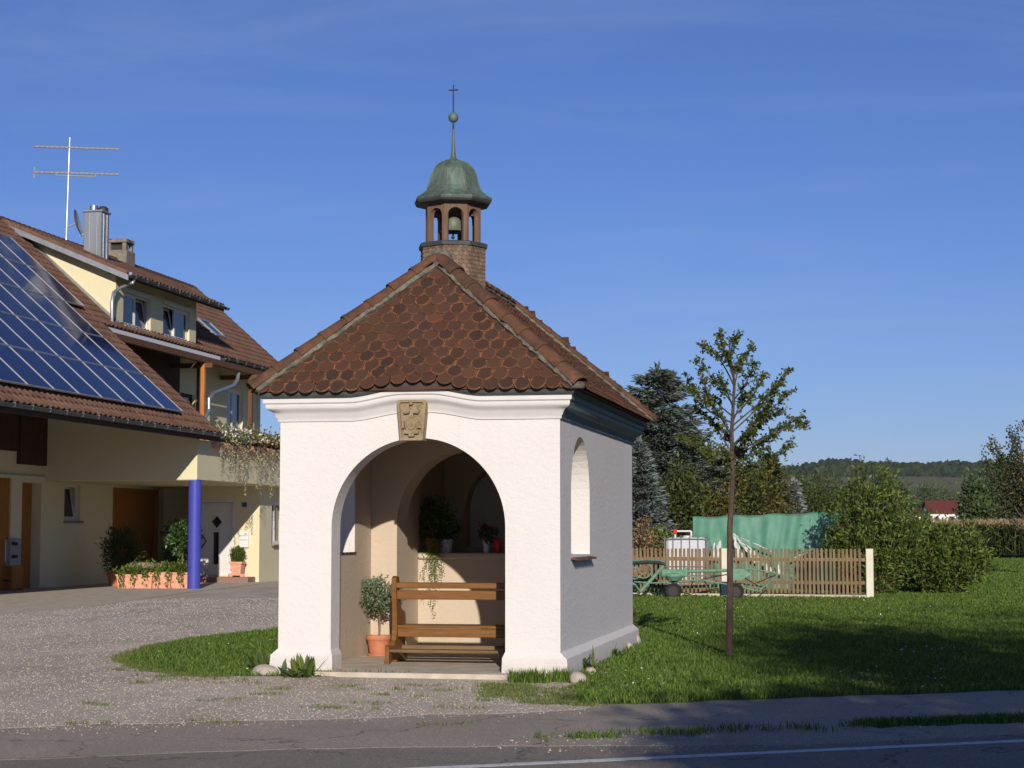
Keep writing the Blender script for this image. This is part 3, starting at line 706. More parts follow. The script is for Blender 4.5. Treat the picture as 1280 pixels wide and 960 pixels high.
# plain tiles with rounded tails, each on its own
TW, TL, TT, EXP = 0.186, 0.315, 0.016, 0.152
def tail(wd, n=9, r=0.085):
    return [(-wd / 2, TL)] + [(-wd / 2 * math.cos(math.pi * i / n), r - r * math.sin(math.pi * i / n)) for i in range(n + 1)] + [(wd / 2, TL)]
def tile_mesh(poly, name='roof_tile'):
    m = MB(); m.prism([poly], lambda a, b, d: (a, b, d), 0, TT)
    me = bpy.data.meshes.new(name); me.from_pydata(m.v, [], m.f)
    import bmesh
    bm = bmesh.new(); bm.from_mesh(me); bmesh.ops.remove_doubles(bm, verts=bm.verts, dist=1e-6); bmesh.ops.recalc_face_normals(bm, faces=bm.faces); bm.to_mesh(me); bm.free()
    return me
base_tile = tile_mesh(tail(TW - 0.006)); base_tile.materials.append(MATS['tile_clay'])
def clip(poly, a, b, c):                              # keep a*x + b*y <= c
    o = []
    for i in range(len(poly)):
        p, q = poly[i], poly[(i + 1) % len(poly)]; dp, dq = a * p[0] + b * p[1] - c, a * q[0] + b * q[1] - c
        if dp <= 0: o.append(p)
        if dp * dq < 0: t = dp / (dp - dq); o.append((p[0] + (q[0] - p[0]) * t, p[1] + (q[1] - p[1]) * t))
    return o
def plane_frame(o, u, v):
    u = Vector(u).normalized(); v = Vector(v).normalized(); n = u.cross(v)
    return Matrix(((u.x, v.x, n.x, o[0]), (u.y, v.y, n.y, o[1]), (u.z, v.z, n.z, o[2]), (0, 0, 0, 1)))
FV = Vector((0, RY0 - EY0, RZ - EZ)); FL = FV.length
FM = plane_frame((CX, EY0, EZ + 0.004), (1, 0, 0), FV)
tr = random.Random(21); TILT = Matrix.Rotation(-math.atan(0.034 / 0.30), 4, 'X')
rootM = Matrix.Translation(-chapel.location)
rows = int(FL / EXP) + 1
for i in range(rows):
    v0 = -0.05 + i * EXP; half = EX * (1 - (v0 + 0.09) / FL)
    if half < 0.03: break
    k = int(half / TW) + 2
    for j in range(-k, k + 1):
        u0 = (j + (0.5 if i % 2 else 0)) * TW + tr.uniform(-.007, .007)
        v1 = v0 + tr.uniform(-.011, .011)
        lim = EX * (1 - v1 / FL) + 0.01
        if abs(u0) - TW / 2 > lim - 0.03: continue
        # clip against the two hips: |u| <= EX * (1 - v / FL)
        poly = tail(TW - 0.006); cut = False
        for sg in (-1, 1):
            a_, b_, c_ = sg, EX / FL, EX - 0.02 - sg * u0 - EX / FL * v1
            if poly and max(a_ * p[0] + b_ * p[1] for p in poly) > c_: poly = clip(poly, a_, b_, c_); cut = True
        if len(poly) < 3: continue
        ar = abs(sum(poly[q][0] * poly[(q + 1) % len(poly)][1] - poly[(q + 1) % len(poly)][0] * poly[q][1] for q in range(len(poly)))) / 2
        if ar < 0.002: continue
        if cut: me = tile_mesh(poly); me.materials.append(MATS['tile_clay'])
        else: me = base_tile
        o = bpy.data.objects.new('roof_tile', me); COL.objects.link(o); o.parent = chapel
        fo = max(0, 1 - max(0, v1) / 1.4); zb = swell(CX + u0) * fo ** 2; dzv = -2 * swell(CX + u0) * fo / 1.4; dzu = (swell(CX + u0 + .02) - swell(CX + u0 - .02)) / .04 * fo ** 2
        o.matrix_local = rootM @ Matrix.Translation((0, 0, zb)) @ FM @ Matrix.Translation((u0, v1, 0.030)) @ Matrix.Rotation(math.atan(dzv * .6), 4, 'X') @ Matrix.Rotation(-math.atan(dzu * .6), 4, 'Y') @ Matrix.Rotation(tr.uniform(-.03, .03), 4, 'Z') @ Matrix.Rotation(tr.uniform(-.02, .02), 4, 'Y') @ TILT
# side and rear slopes, seen edge-on: joined
def slope_tiles(name, o, u, v, half_len, top_half, vlen):
    M_ = plane_frame(o, u, v); m = MB(); tl = tail(TW - 0.006, 6)
    for i in range(int(vlen / EXP) + 1):
        v0 = -0.05 + i * EXP; lim = half_len + (top_half - half_len) * max(0, v0 + 0.05) / vlen
        k = int(lim / TW) + 1
        for j in range(-k, k + 1):
            u0 = (j + (0.5 if i % 2 else 0)) * TW
            if abs(u0) > lim - 0.05: continue
            mt = M_ @ Matrix.Translation((u0 + tr.uniform(-.004, .004), v0 + tr.uniform(-.008, .008), 0.030 + tr.uniform(0, .006))) @ TILT
            tq = clip(tl, 0, 1, vlen - v0 - .02) if v0 + TL > vlen - .02 else tl
            n = len(tq)
            if n < 3: continue
            m.add([mt @ Vector((a, b, 0)) for a, b in tq] + [mt @ Vector((a, b, TT)) for a, b in tq],
                  [tuple(range(n))[::-1], tuple(range(n, 2 * n))] + [(q, (q + 1) % n, n + (q + 1) % n, n + q) for q in range(n)])
    ob = m.build(name, 'tile_clay_joined', chapel, fix=False); ob['kind'] = 'stuff'; return ob
hy, ry = (EY1 - EY0) / 2, (RY1 - RY0) / 2; my = (EY0 + EY1) / 2
sv = Vector((-EX, 0, RZ - EZ)); slope_tiles('side_tiling', (CX + EX, my, EZ + 0.004), (0, 1, 0), sv, hy, ry, sv.length)
sv = Vector((EX, 0, RZ - EZ)); slope_tiles('side_tiling', (CX - EX, my, EZ + 0.004), (0, -1, 0), sv, hy, ry, sv.length)
sv = Vector((0, RY1 - EY1, RZ - EZ)); slope_tiles('rear_tiling', (CX, EY1, EZ + 0.004), (-1, 0, 0), sv, EX, 0.05, sv.length)
# hip and ridge tiles bedded in mortar
def cap_mesh(L, r0, r1, n=9, name='ridge_tile'):
    vs = []; m = MB()
    for (r, y) in ((r0, 0), (r0, 0.05), (r0 - 0.008, 0.055), (r1, L)):
        for k in range(n + 1):
            a = math.pi * k / n; vs.append((r * math.cos(a), y, r * 0.82 * math.sin(a)))
        for k in range(n + 1):
            a = math.pi * (n - k) / n; vs.append(((r - .018) * math.cos(a), y, (r - .018) * 0.82 * math.sin(a)))
    q = 2 * (n + 1)
    fs = [(i * q + k, i * q + (k + 1) % q, (i + 1) * q + (k + 1) % q, (i + 1) * q + k) for i in range(3) for k in range(q)]
    fs += [tuple(range(q))[::-1], tuple(range(3 * q, 4 * q))]
    me = bpy.data.meshes.new(name); me.from_pydata(vs, [], fs); me.materials.append(MATS['ridge_clay'])
    me.polygons.foreach_set('use_smooth', [True] * len(me.polygons)); me.set_sharp_from_angle(angle=R(40)); return me
def hip(p0, p1, L=0.372, r0=0.126, r1=0.102, lift=0.02, mort=True):
    p0, p1 = Vector(p0), Vector(p1); d = (p1 - p0); n = max(1, round(d.length / L)); Ls = d.length / n; d.normalize()
    x = d.cross(Vector((0, 0, 1))).normalized(); z = x.cross(d)
    M_ = Matrix(((x.x, d.x, z.x, 0), (x.y, d.y, z.y, 0), (x.z, d.z, z.z, 0), (0, 0, 0, 1)))
    me = cap_mesh(Ls + 0.045, r0, r1)
    for i in range(n):
        o = bpy.data.objects.new('ridge_tile', me); COL.objects.link(o); o.parent = chapel
        o.matrix_local = rootM @ Matrix.Translation(p0 + d * (Ls * i - 0.03) + z * (lift + tr.uniform(-.006, .008))) @ Matrix.Rotation(tr.uniform(-.015, .015), 4, 'Z') @ M_
    if mort:
        m = MB(); k = int(d.length * 0 + n * Ls / 0.06)
        for sg in (-1, 1):
            ring = []
            for i in range(k + 1):
                c = p0 + d * (n * Ls * i / k); w1 = 0.114 + tr.uniform(-.012, .012)
                ring.append((c + x * sg * 0.085 + z * (lift + 0.038), c + x * sg * w1 + z * (lift - 0.045 + tr.uniform(-.012, .012)), c + x * sg * 0.07 + z * (lift - 0.09)))
            vs = [q for r3 in ring for q in r3]
            m.add(vs, [(3 * i + q, 3 * i + (q + 1) % 3, 3 * i + 3 + (q + 1) % 3, 3 * i + 3 + q) for i in range(k) for q in range(3)])
        m.build('mortar_bed', 'mortar', chapel)
up_ = Vector((0, 0, 0.03))
hip(Vector(E4[0]) + up_, Vector(RF) + up_); hip(Vector(E4[1]) + up_, Vector(RF) + up_)
hip(Vector(E4[2]) + up_, Vector(RB) + up_); hip(Vector(E4[3]) + up_, Vector(RB) + up_)
hip(Vector((CX, 22.62, RZ)) + up_, Vector(RB) + up_, r0=0.128, r1=0.104, lift=0.0)
mb = MB(); mb.lathe([(0.0, 0.0), (0.085, 0.01), (0.10, 0.04), (0.07, 0.085), (0.0, 0.10)], (CX + EX - 0.02, EY0 + 0.02, EZ - 0.02), 10); mb.build('hip_end', 'mortar', chapel, smooth=True)
mb = MB(); mb.lathe([(0.0, -0.06), (0.15, -0.05), (0.17, 0.02), (0.155, 0.08), (0.11, 0.14), (0.0, 0.165)], (CX, RY0 + 0.07, RZ + 0.02), 10); mb.build('hip_crown', 'mortar', chapel, smooth=True)
# keystone with its carved crest
kz = 2.70; ks = MB()
ky = YF - 0.145
def ktrap(w0, w1, z0, z1, ch=0.03): return [(-w0, z0), (w0, z0), (w1, z1 - ch), (w1 - ch, z1), (-w1 + ch, z1), (-w1, z1 - ch)]
KX = -0.045
kf = lambda a, b, d: (CX + KX + a, d, b)
ks.prism([ktrap(0.137, 0.178, 2.755, 3.235), [(-0.112, 2.785), (-0.146, 3.18), (-0.13, 3.205), (0.13, 3.205), (0.146, 3.18), (0.112, 2.785)]], kf, ky, YF + 0.10)
ks.prism([ktrap(0.136, 0.176, 2.757, 3.233)], kf, ky + 0.03, YF + 0.09)
kst = ks.build('keystone', 'sandstone', chapel)
cr = MB()
def ell(cx, cz, rx, rz, n=14, a0=0): return [(cx + rx * math.cos(a0 + 2 * math.pi * i / n), cz + rz * math.sin(a0 + 2 * math.pi * i / n)) for i in range(n)]
yb = ky + 0.032
cr.prism([ell(0.005, 2.94, 0.082, 0.095)], kf, yb, ky - 0.005); cr.prism([ell(0.005, 2.945, 0.055, 0.065)], kf, ky + .004, ky - 0.022)
cr.prism([ell(0.005, 2.945, 0.012, 0.032, 8)], kf, ky, ky - 0.036)
for a in range(16):
    an = 2 * math.pi * a / 16; cr.prism([ell(0.005 + 0.073 * math.cos(an), 2.942 + 0.084 * math.sin(an), 0.012, 0.012, 6)], kf, ky, ky - 0.014)
for sg in (-1, 1):
    cr.prism([[(sg * 0.03, 3.075), (sg * 0.085, 3.07), (sg * 0.095, 3.10), (sg * 0.07, 3.15), (sg * 0.03, 3.165), (sg * 0.012, 3.12)]], kf, yb, ky - 0.018)
    cr.prism([[(sg * 0.085, 2.90), (sg * 0.122, 2.895), (sg * 0.115, 2.935), (sg * 0.09, 2.985)]], kf, yb, ky - 0.012)
    cr.prism([[(sg * 0.03, 2.83), (sg * 0.088, 2.835), (sg * 0.08, 2.875), (sg * 0.04, 2.88)]], kf, yb, ky - 0.012)
cr.prism([[(-0.028, 2.80), (0.036, 2.80), (0.04, 2.86), (-0.032, 2.86)]], kf, yb, ky - 0.016)
cr.prism([[(-0.02, 3.03), (0.03, 3.03), (0.022, 3.12), (-0.012, 3.12)]], kf, yb, ky - 0.02)
cr.prism([ell(0.0, 3.188, 0.025, 0.014, 8)], kf, yb - .02, ky - 0.018)
cr.build('carved_crest', 'sandstone', kst)
# sills of the side windows: overlapping plain tiles
for sx, win in ((1, WR), (-1, WL)):
    sl = MB(); xo = CX + sx * (W2 + 0.10); xi = CX + sx * (W2 - TH - 0.02); k = 8; dy = (win[1] - win[0] + 0.06) / k
    for i in range(k):
        ya = win[0] - 0.03 + i * dy; ang = 0.09
        poly = [(ya + 0.004, 0)] + [(ya + dy / 2 + (dy / 2 - .004) * -math.cos(math.pi * q / 6), math.sin(math.pi * q / 6)) for q in range(1, 6)] + [(ya + dy - 0.004, 0)]
        n = len(poly); vs = []
        for dz in (0, 0.022):
            for (y, t) in poly: vs.append((xo - sx * 0.07 + sx * 0.07 * t, y, win[2] - 0.05 + dz + 0.0 - 0.012 * t))
        vs += [(xi, ya + 0.004, win[2] + 0.0), (xi, ya + dy - 0.004, win[2] + 0.0), (xi, ya + 0.004, win[2] + 0.022), (xi, ya + dy - 0.004, win[2] + 0.022)]
        sl.add(vs, [tuple(range(n)) + (2 * n + 1, 2 * n), tuple(range(n, 2 * n))[::-1] + (2 * n + 2, 2 * n + 3)] + [(q, q + 1, n + q + 1, n + q) for q in range(n - 1)] + [(0, n, 2 * n + 2, 2 * n), (n - 1, 2 * n + 1, 2 * n + 3, 2 * n - 1)])
    sl.build('window_sill', 'ridge_clay', chapel)
# ---- turret
TY = 22.44; TROT = R(18.5); OC = math.pi / 8 + TROT
def oct_ring(ap): return ap / math.cos(math.pi / 8)
tz = lambda py: float(PY(568, py, TY)[2])
base_ap = 0.39
mb = MB(); zb0, zb1 = 4.6, tz(309)
mb.lathe([(oct_ring(base_ap), 0), (oct_ring(base_ap - 0.01), zb1 - zb0)], (CX, TY, zb0), 8, ph=OC); tb = mb.build('turret_base', 'turret_wood', chapel)
sh = MB(); SW, SH_ = 0.062, 0.052
side = 2 * base_ap * math.tan(math.pi / 8)
for f_ in range(8):
    th = f_ * math.pi / 4 + TROT; nx, ny = math.cos(th), math.sin(th); tx, ty_ = -ny, nx
    nrow = int((zb1 - 4.55) / SH_); ncol = max(1, round(side / SW)); sw = side / ncol
    for i in range(nrow):
        for j in range(ncol + (i % 2)):
            c = -side / 2 + (j + (0 if i % 2 else 0.5)) * sw; lo, hi = max(-side / 2 - .004, c - sw * .47), min(side / 2 + .004, c + sw * .47)
            if hi - lo < 0.01: continue
            z1 = zb1 - i * SH_; z0 = z1 - SH_ * 1.25 + tr.uniform(-.004, .004); zt = z1 + .01
            o0, o1 = base_ap + 0.016, base_ap + 0.002
            def pt(a, z, o): return (CX + nx * o + tx * a, TY + ny * o + ty_ * a, z)
            m3 = (lo + hi) / 2; hw = (hi - lo) / 2
            sh.add([pt(lo, zt, o1), pt(hi, zt, o1), pt(hi, z0 + .022, o0), pt(m3 + hw * .6, z0 + .006, o0), pt(m3, z0, o0), pt(m3 - hw * .6, z0 + .006, o0), pt(lo, z0 + .022, o0),
                    pt(m3, z0, o1 - .004), pt(lo, z0 + .022, o1 - .004), pt(hi, z0 + .022, o1 - .004)],
                   [(0, 6, 5, 4, 3, 2, 1), (6, 8, 7, 4, 5), (4, 7, 9, 2, 3), (0, 8, 6), (1, 2, 9)])
so = sh.build('shingles', 'shingle_wood', tb, fix=False); so['kind'] = 'stuff'
mb = MB(); mb.lathe([(oct_ring(0.38), -0.04), (oct_ring(0.425), -0.03), (oct_ring(0.43), 0.015), (oct_ring(0.40), 0.03), (0.0, 0.032)], (CX, TY, zb1), 8, ph=OC); mb.build('turret_ledge', 'lead', chapel)
l0, l1 = zb1 + 0.02, tz(262) + 0.04
ap = 0.345; sd = 2 * ap * math.tan(math.pi / 8)
for f_ in range(8):
    th = f_ * math.pi / 4 + TROT; nx, ny = math.cos(th), math.sin(th); tx, ty_ = -ny, nx
    hw = sd / 2; ow = hw - 0.042; hgt = l1 - l0
    a = arch(0, ow, hgt - 0.065 - ow, 12)
    poly = [(-hw, 0), (-ow, 0)] + a + [(ow, 0), (hw, 0), (hw, hgt), (-hw, hgt)]
    m = MB(); m.prism([poly], lambda a_, b_, d: (CX + nx * (ap - d) + tx * a_ * (ap - d) / ap, TY + ny * (ap - d) + ty_ * a_ * (ap - d) / ap, l0 + b_), 0, 0.06)
    m.build('lantern_arch', 'turret_wood', chapel)
ze = tz(252)
mb = MB(); mb.lathe([(oct_ring(0.30), l1 - ze - 0.04), (oct_ring(0.34), l1 - ze - 0.02), (oct_ring(0.455), -0.055), (oct_ring(0.475), -0.03), (oct_ring(0.475), 0.0), (0.3, 0.02)], (CX, TY, ze), 8, ph=OC); mb.build('turret_eaves', 'lead', chapel)
dome = [(0.482, -0.012), (0.484, 0.008), (0.43, 0.045), (0.365, 0.10), (0.325, 0.17), (0.302, 0.25), (0.283, 0.33), (0.26, 0.395), (0.222, 0.452), (0.17, 0.495), (0.105, 0.525), (0.05, 0.548), (0.034, 0.58), (0.026, 0.66), (0.018, 0.80), (0.014, 0.95)]
mb = MB(); mb.lathe([(oct_ring(r), z) for r, z in dome], (CX, TY, ze), 8, ph=OC); dm = mb.build('dome', 'copper', chapel)
mb = MB()
for k in range(8):
    a = OC + k * math.pi / 4
    mb.tube([(CX + oct_ring(r) * math.cos(a), TY + oct_ring(r) * math.sin(a), ze + z) for r, z in dome[1:12]], 0.009, 5)
mb.build('seam', 'copper', dm)
zball = tz(147)
mb = MB(); mb.lathe([(0.0, -0.066)] + [(0.066 * math.cos(-math.pi / 2 + math.pi * i / 10), 0.066 * math.sin(-math.pi / 2 + math.pi * i / 10)) for i in range(1, 10)] + [(0.0, 0.066)], (CX, TY, zball), 16); mb.build('finial_ball', 'copper', chapel, smooth=True)
mb = MB(); zt_ = tz(106); mb.tube([(CX, TY, ze + 0.5), (CX, TY, ze + 0.92), (CX, TY, zball)], [0.02, 0.013, 0.012], 8); mb.tube([(CX, TY, zball), (CX, TY, zt_)], [0.011, 0.008], 8)
mb.bbox((CX - 0.062, TY - 0.009, tz(112.5) - 0.009), (CX + 0.062, TY + 0.009, tz(112.5) + 0.009), 0.003); mb.build('cross', 'iron', chapel)
bell = thing('bell', (CX, TY, l0 + 0.28), 'small weathered bronze bell hanging inside the roof turret', 'bell')
mb = MB(); bz = tz(287)
mb.lathe([(0.02, 0.20), (0.08, 0.19), (0.115, 0.15), (0.128, 0.09), (0.145, 0.03), (0.172, 0.0), (0.162, -0.005), (0.10, 0.04), (0.0, 0.13)], (CX, TY, bz - 0.03), 20); mb.build('bell_body', 'bell_bronze', bell, smooth=True)
mb = MB(); mb.tube([(CX, TY, bz + 0.1), (CX, TY, bz - 0.10)], 0.012, 6); mb.lathe([(0.0, -.03), (.024, -.012), (.024, .012), (0.0, .03)], (CX, TY, bz - 0.10), 8); mb.build('clapper', 'iron', bell)
mb = MB(); mb.bbox((CX - 0.34, TY - 0.03, bz + 0.165), (CX + 0.34, TY + 0.03, bz + 0.225), .005); mb.build('yoke', 'turret_wood', bell)

# ================================================================== THINGS IN THE CHAPEL
FZ = 0.055
pew = thing('pew', (-5.2, 22.0, FZ), 'brown varnished wooden pew with kneeler under the chapel arch', 'pew')
x0, x1 = -5.90, -4.46
def pew_end(x):
    prof = [(22.02, 0), (22.52, 0), (22.50, 0.10), (22.42, 0.20), (22.40, 0.40), (22.43, 0.50), (22.42, 0.58), (22.36, 0.63), (22.28, 0.62), (22.22, 0.66), (22.16, 0.78), (22.12, 0.88), (22.13, 0.98), (22.10, 1.05), (22.03, 1.075), (21.96, 1.05),
            (21.94, 0.98), (21.96, 0.80), (21.99, 0.62), (22.00, 0.42), (21.95, 0.28), (21.85, 0.20), (21.80, 0.12), (21.98, 0.10)]
    m = MB(); m.prism([[(a, FZ + b) for a, b in prof]], YZ, x - 0.03, x + 0.03); return m.build('end_panel', 'pew_wood', pew)
pew_end(x0); pew_end(x1)
def board(name, lo, hi, mat='pew_wood', bv=0.008, par=None):
    m = MB(); m.bbox(lo, hi, bv); return m.build(name, mat, par or pew)
board('top_rail', (x0 + .02, 21.955, 0.978), (x1 - .02, 22.10, 1.05)); board('back_rail', (x0 + .02, 22.01, 0.838), (x1 - .02, 22.045, 0.952))
board('seat', (x0 + .02, 22.03, 0.425 + FZ), (x1 - .02, 22.42, 0.462 + FZ)); board('seat_apron', (x0 + .025, 22.035, 0.315 + FZ), (x1 - .025, 22.065, 0.422 + FZ))
board('foot_rail', (x0 + .02, 22.25, 0.10 + FZ), (x1 - .02, 22.30, 0.20 + FZ), 'worn_wood')
board('kneeler', (x0 + .02, 21.66, 0.145 + FZ), (x1 - .02, 21.90, 0.180 + FZ), 'worn_wood')
for x in (x0 + 0.0, x1):
    m = MB(); m.prism([[(21.63, FZ), (21.70, FZ), (21.80, FZ + .12), (22.0, FZ + .13), (22.0, FZ + .21), (21.72, FZ + .215), (21.68, FZ + .235), (21.64, FZ + .215)]], YZ, x - 0.027, x + 0.027); m.build('kneeler_foot', 'pew_wood', pew)

def pot(c, r, h, mat, par, rim=True, name='pot'):
    m = MB(); x, y, z = c
    pr_ = [(r * .66, 0), (r * .70, h * .06), (r * .82, h * .55), (r * .88, h * .74)]
    if rim: pr_ += [(r * .90, h * .76), (r * .97, h * .80), (r, h * .93), (r * .985, h), (r * .88, h)]
    else: pr_ += [(r, h), (r * .9, h)]
    pr_ += [(r * .84, h * .90), (0.0, h * .89)]
    m.lathe(pr_, (x, y, z), 24); m.build(name, mat, par, smooth=True)
    m = MB(); m.lathe([(r * .80, h * .86), (r * .84, h * .905), (0, h * .93)], (x, y, z), 16); return m.build('soil', 'soil', par)
def clump(name, c, rad, n, L, W, mat, par, shell=0.35, up=0.3, clusters=0, flat=1.0):
    """leaves through a rounded crown, gathered on twig ends"""
    c = np.array(c, float); rad = np.array(rad, float)
    k = clusters or max(8, n // 14)
    d = unit(NR.normal(size=(k, 3))); rr_ = (shell + (1 - shell) * NR.random(k)) ** 0.7
    cc = d * rr_[:, None] * rad
    idx = NR.integers(0, k, n); P = c + cc[idx] + NR.normal(size=(n, 3)) * rad.mean() * 0.13
    D = unit(cc[idx] / rad) * 0.7 + NR.normal(size=(n, 3)) * 0.55; D[:, 2] += up
    leaves(name, P, D, L * NR.uniform(.7, 1.25, n), W * NR.uniform(.7, 1.2, n), mat, par)
    return c + cc
def twigs(name, root, pts, r0, mat, par, sub=None):
    m = MB(); root = Vector(root)
    for p in pts:
        p = Vector(p); mid = root.lerp(p, 0.5) + Vector((NR.normal() * .03, NR.normal() * .03, abs(NR.normal()) * .03)) * (p - root).length
        m.tube([root, mid, p], [r0, r0 * .6, r0 * .25], 4, cap=False)
    return m.build(name, mat, par, fix=False)
g = (-6.40, 23.08, FZ)
olive = thing('potted_tree', g, 'small grey-green standard tree in a terracotta pot beside the pew', 'potted tree')
pot(g, 0.175, 0.27, 'terracotta', olive)
mb = MB(); mb.lathe([(0.10, 0), (0.155, 0.004), (0.165, 0.035), (0.15, 0.035), (0.14, 0.012), (0, .012)], (g[0], g[1], g[2] - 0.001), 24); mb.build('saucer', 'terracotta', olive, smooth=True)
mb = MB(); mb.tube([(g[0], g[1], g[2] + .22), (g[0] + .008, g[1], g[2] + .42), (g[0] - .004, g[1], g[2] + .62), (g[0] + .01, g[1], g[2] + .78)], [0.017, 0.014, 0.014, 0.010], 8); mb.build('stem', 'pale_bark', olive)
cc = clump('crown', (g[0], g[1] - .02, g[2] + .79), (0.31, 0.26, 0.21), 3000, 0.044, 0.026, 'olive_leaf', olive, 0.35, 0.5, 70)
twigs('twig', (g[0], g[1], g[2] + .66), cc, 0.008, 'pale_bark', olive)
# plants, vase and candle on the altar
AZ = 1.385
def potted(name, c, r, h, mat, label, cat, crown, leafm, n, L, W, up=0.3, group=None, stem=None, pm='pot', k=0):
    t = thing(name, c, label, cat, group); pot(c, r, h, mat, t, name=pm)
    top = (c[0], c[1], c[2] + h * .9)
    cc_ = clump('foliage', (c[0] + crown[0], c[1] + crown[1], c[2] + crown[2]), crown[3:6], n, L, W, leafm, t, 0.2, up, k)
    twigs('stem', top, cc_[:: max(1, len(cc_) // 26)], 0.006 if L < 0.12 else 0.014, 'pale_bark', t)
    return t
fern = potted('hanging_plant', (float(PY(541, 690, 24.95)[0]), 24.95, AZ), 0.13, 0.20, 'terracotta', 'bushy dark green trailing plant in a pot on the altar', 'plant', (0.02, -0.02, 0.42, 0.30, 0.16, 0.36), 'fern_leaf', 1700, 0.07, 0.03, 0.0)
st = []
for k in range(16):
    x = float(PY(540, 690, 24.72)[0]) + NR.normal() * 0.10; z0 = AZ + 0.18; ln_ = abs(NR.normal()) * 0.28 + 0.12 + (0.45 if k % 6 == 0 else 0)
    for q in range(int(ln_ / 0.014)):
        st.append((x + NR.normal() * .02 + 0.03 * math.sin(q * .25 + k), 24.71 - abs(NR.normal()) * .02, z0 - q * 0.014))
st = np.array(st); D = NR.normal(size=st.shape); D[:, 2] -= 0.8; D[:, 1] -= .3
leaves('trailing_shoots', st, D, 0.036, 0.017, 'fern_leaf', fern)['kind'] = 'stuff'
potted('potted_plant', (float(PY(558, 690, 24.95)[0]), 24.95, AZ), 0.105, 0.19, 'tank_plastic', 'leafy plant in a white pot on the altar', 'plant', (0, 0, 0.30, 0.17, 0.15, 0.16), 'laurel_leaf', 700, 0.07, 0.03, 0.5)
fl = potted('flower_vase', (float(PY(608, 690, 24.95)[0]), 24.95, AZ), 0.055, 0.16, 'sign_white', 'white vase of dark red flowers on the altar', 'vase', (0, 0, 0.27, 0.13, 0.10, 0.13), 'laurel_leaf', 420, 0.055, 0.025, 0.6, pm='vase')
PP_ = np.array([float(PY(608, 690, 24.95)[0]), 24.93, AZ + .33]) + NR.normal(size=(90, 3)) * np.array([.075, .06, .035]); leaves('petals', PP_, NR.normal(size=(90, 3)), 0.03, 0.025, 'red_petal', fl)
CDX = float(PY(622, 690, 24.93)[0])
cd = thing('grave_candle', (CDX, 24.93, AZ), 'red plastic candle lantern beside the vase on the altar', 'candle')
mb = MB(); mb.lathe([(0.05, 0), (0.058, .01), (0.06, .15), (.055, .16), (.0, .16)], (CDX, 24.93, AZ), 16); mb.build('candle_jar', 'red_plastic', cd, smooth=True)
mb = MB(); mb.lathe([(0.056, .158), (0.058, .175), (.04, .195), (.02, .20), (0, .20)], (CDX, 24.93, AZ), 16); mb.build('lid', 'red_plastic', cd, smooth=True)

# ================================================================== PLANTS AND STONES AT THE CHAPEL FOOT
def straps(name, c, n, L, W, spread, label, group=None, mat='strap_leaf'):
    t = thing(name, c, label, 'plant', group); m = MB(); V = []; Fq = []; rv = []
    for i in range(n):
        a = NR.random() * 6.283; e = NR.uniform(0.35, 1.35); l = L * NR.uniform(.6, 1.15); w_ = W * NR.uniform(.7, 1.2)
        b0 = np.array(c) + np.array([NR.normal(), NR.normal(), 0]) * spread * .35; d = np.array([math.cos(a) * math.cos(e), math.sin(a) * math.cos(e), math.sin(e)]); s_ = np.array([-math.sin(a), math.cos(a), 0]); q = len(V)
        for t_, ww, dr in ((0, .5, 0), (.35, 1, .01), (.7, .85, .08), (1, 0.04, .26)):
            p = b0 + d * l * t_; p[2] -= dr * l * 0.8 * math.cos(e); V += [p - s_ * w_ * ww / 2, p + s_ * w_ * ww / 2]
        for k in range(3): Fq += [q + 2 * k, q + 2 * k + 1, q + 2 * k + 3, q + 2 * k + 2]
        rv += [NR.random()] * 8
    np_mesh('leaf_rosette', np.array(V), Fq, 4, mat, t, rv); return t
h1 = G(378, 846); straps('leafy_plant', (h1[0], h1[1], -.005), 60, 0.30, 0.055, 0.22, 'strap-leaved plant in front of the chapel pier beside the step')
h2 = G(327, 838); straps('leafy_plant', (h2[0], h2[1] + .1, 0), 44, 0.30, 0.06, 0.25, 'yellowish leafy plant on the grass behind the round pale stone')
h3 = G(733, 838); straps('leafy_plant', (h3[0] - .03, h3[1], 0), 44, 0.30, 0.04, 0.18, 'tall weedy plant against the shaded chapel wall corner')
h4 = G(770, 822); straps('leafy_plant', (h4[0] - .05, h4[1], 0), 36, 0.22, 0.035, 0.22, 'low weedy plant halfway along the shaded chapel wall')
for (px, py), lab in (((662, 853), 'dense green grass clump against the plinth of the right chapel pier'), ((702, 852), 'small green grass clump at the chapel corner by the broken stones')):
    c = G(px, py); n = 520 if px < 690 else 260; wx = 0.22 if px < 690 else 0.10
    P_ = np.stack([c[0] + NR.normal(0, wx * .6, n).clip(-wx, wx), c[1] + NR.normal(0, .05, n), np.full(n, -.006)], 1)
    o = blades('grass_clump', P_, 0.10 + 0.10 * NR.random(n), 0.012, 'grass_blade', lean=0.8)
    tag(o, lab, 'grass clump')
def rock(name, c, r, label, mat='stone', group=None, seed=0, sq=(1, 1, .7)):
    import bmesh
    bm = bmesh.new(); bmesh.ops.create_icosphere(bm, subdivisions=3, radius=1); rr2 = np.random.default_rng(seed)
    dirs = unit(rr2.normal(size=(7, 3))); am = rr2.uniform(.05, .22, 7)
    for v in bm.verts:
        k = 1 + sum(a * math.tanh(3 * (v.co.dot(Vector(d)) - .3)) * -0.6 for a, d in zip(am, dirs)); v.co = Vector((v.co.x * sq[0], v.co.y * sq[1], v.co.z * sq[2])) * k * r
    me = bpy.data.meshes.new(name); bm.to_mesh(me); bm.free(); o = link(name, me, mat, None, True); o.location = (c[0], c[1], c[2] + r * sq[2] * .55); return tag(o, label, 'stone', group)
c = G(331, 844); rock('stone', c, 0.105, 'smooth round pale stone lying beside the left chapel plinth', 'cream_paint' if False else 'stone', seed=4, sq=(1.2, .9, .72))
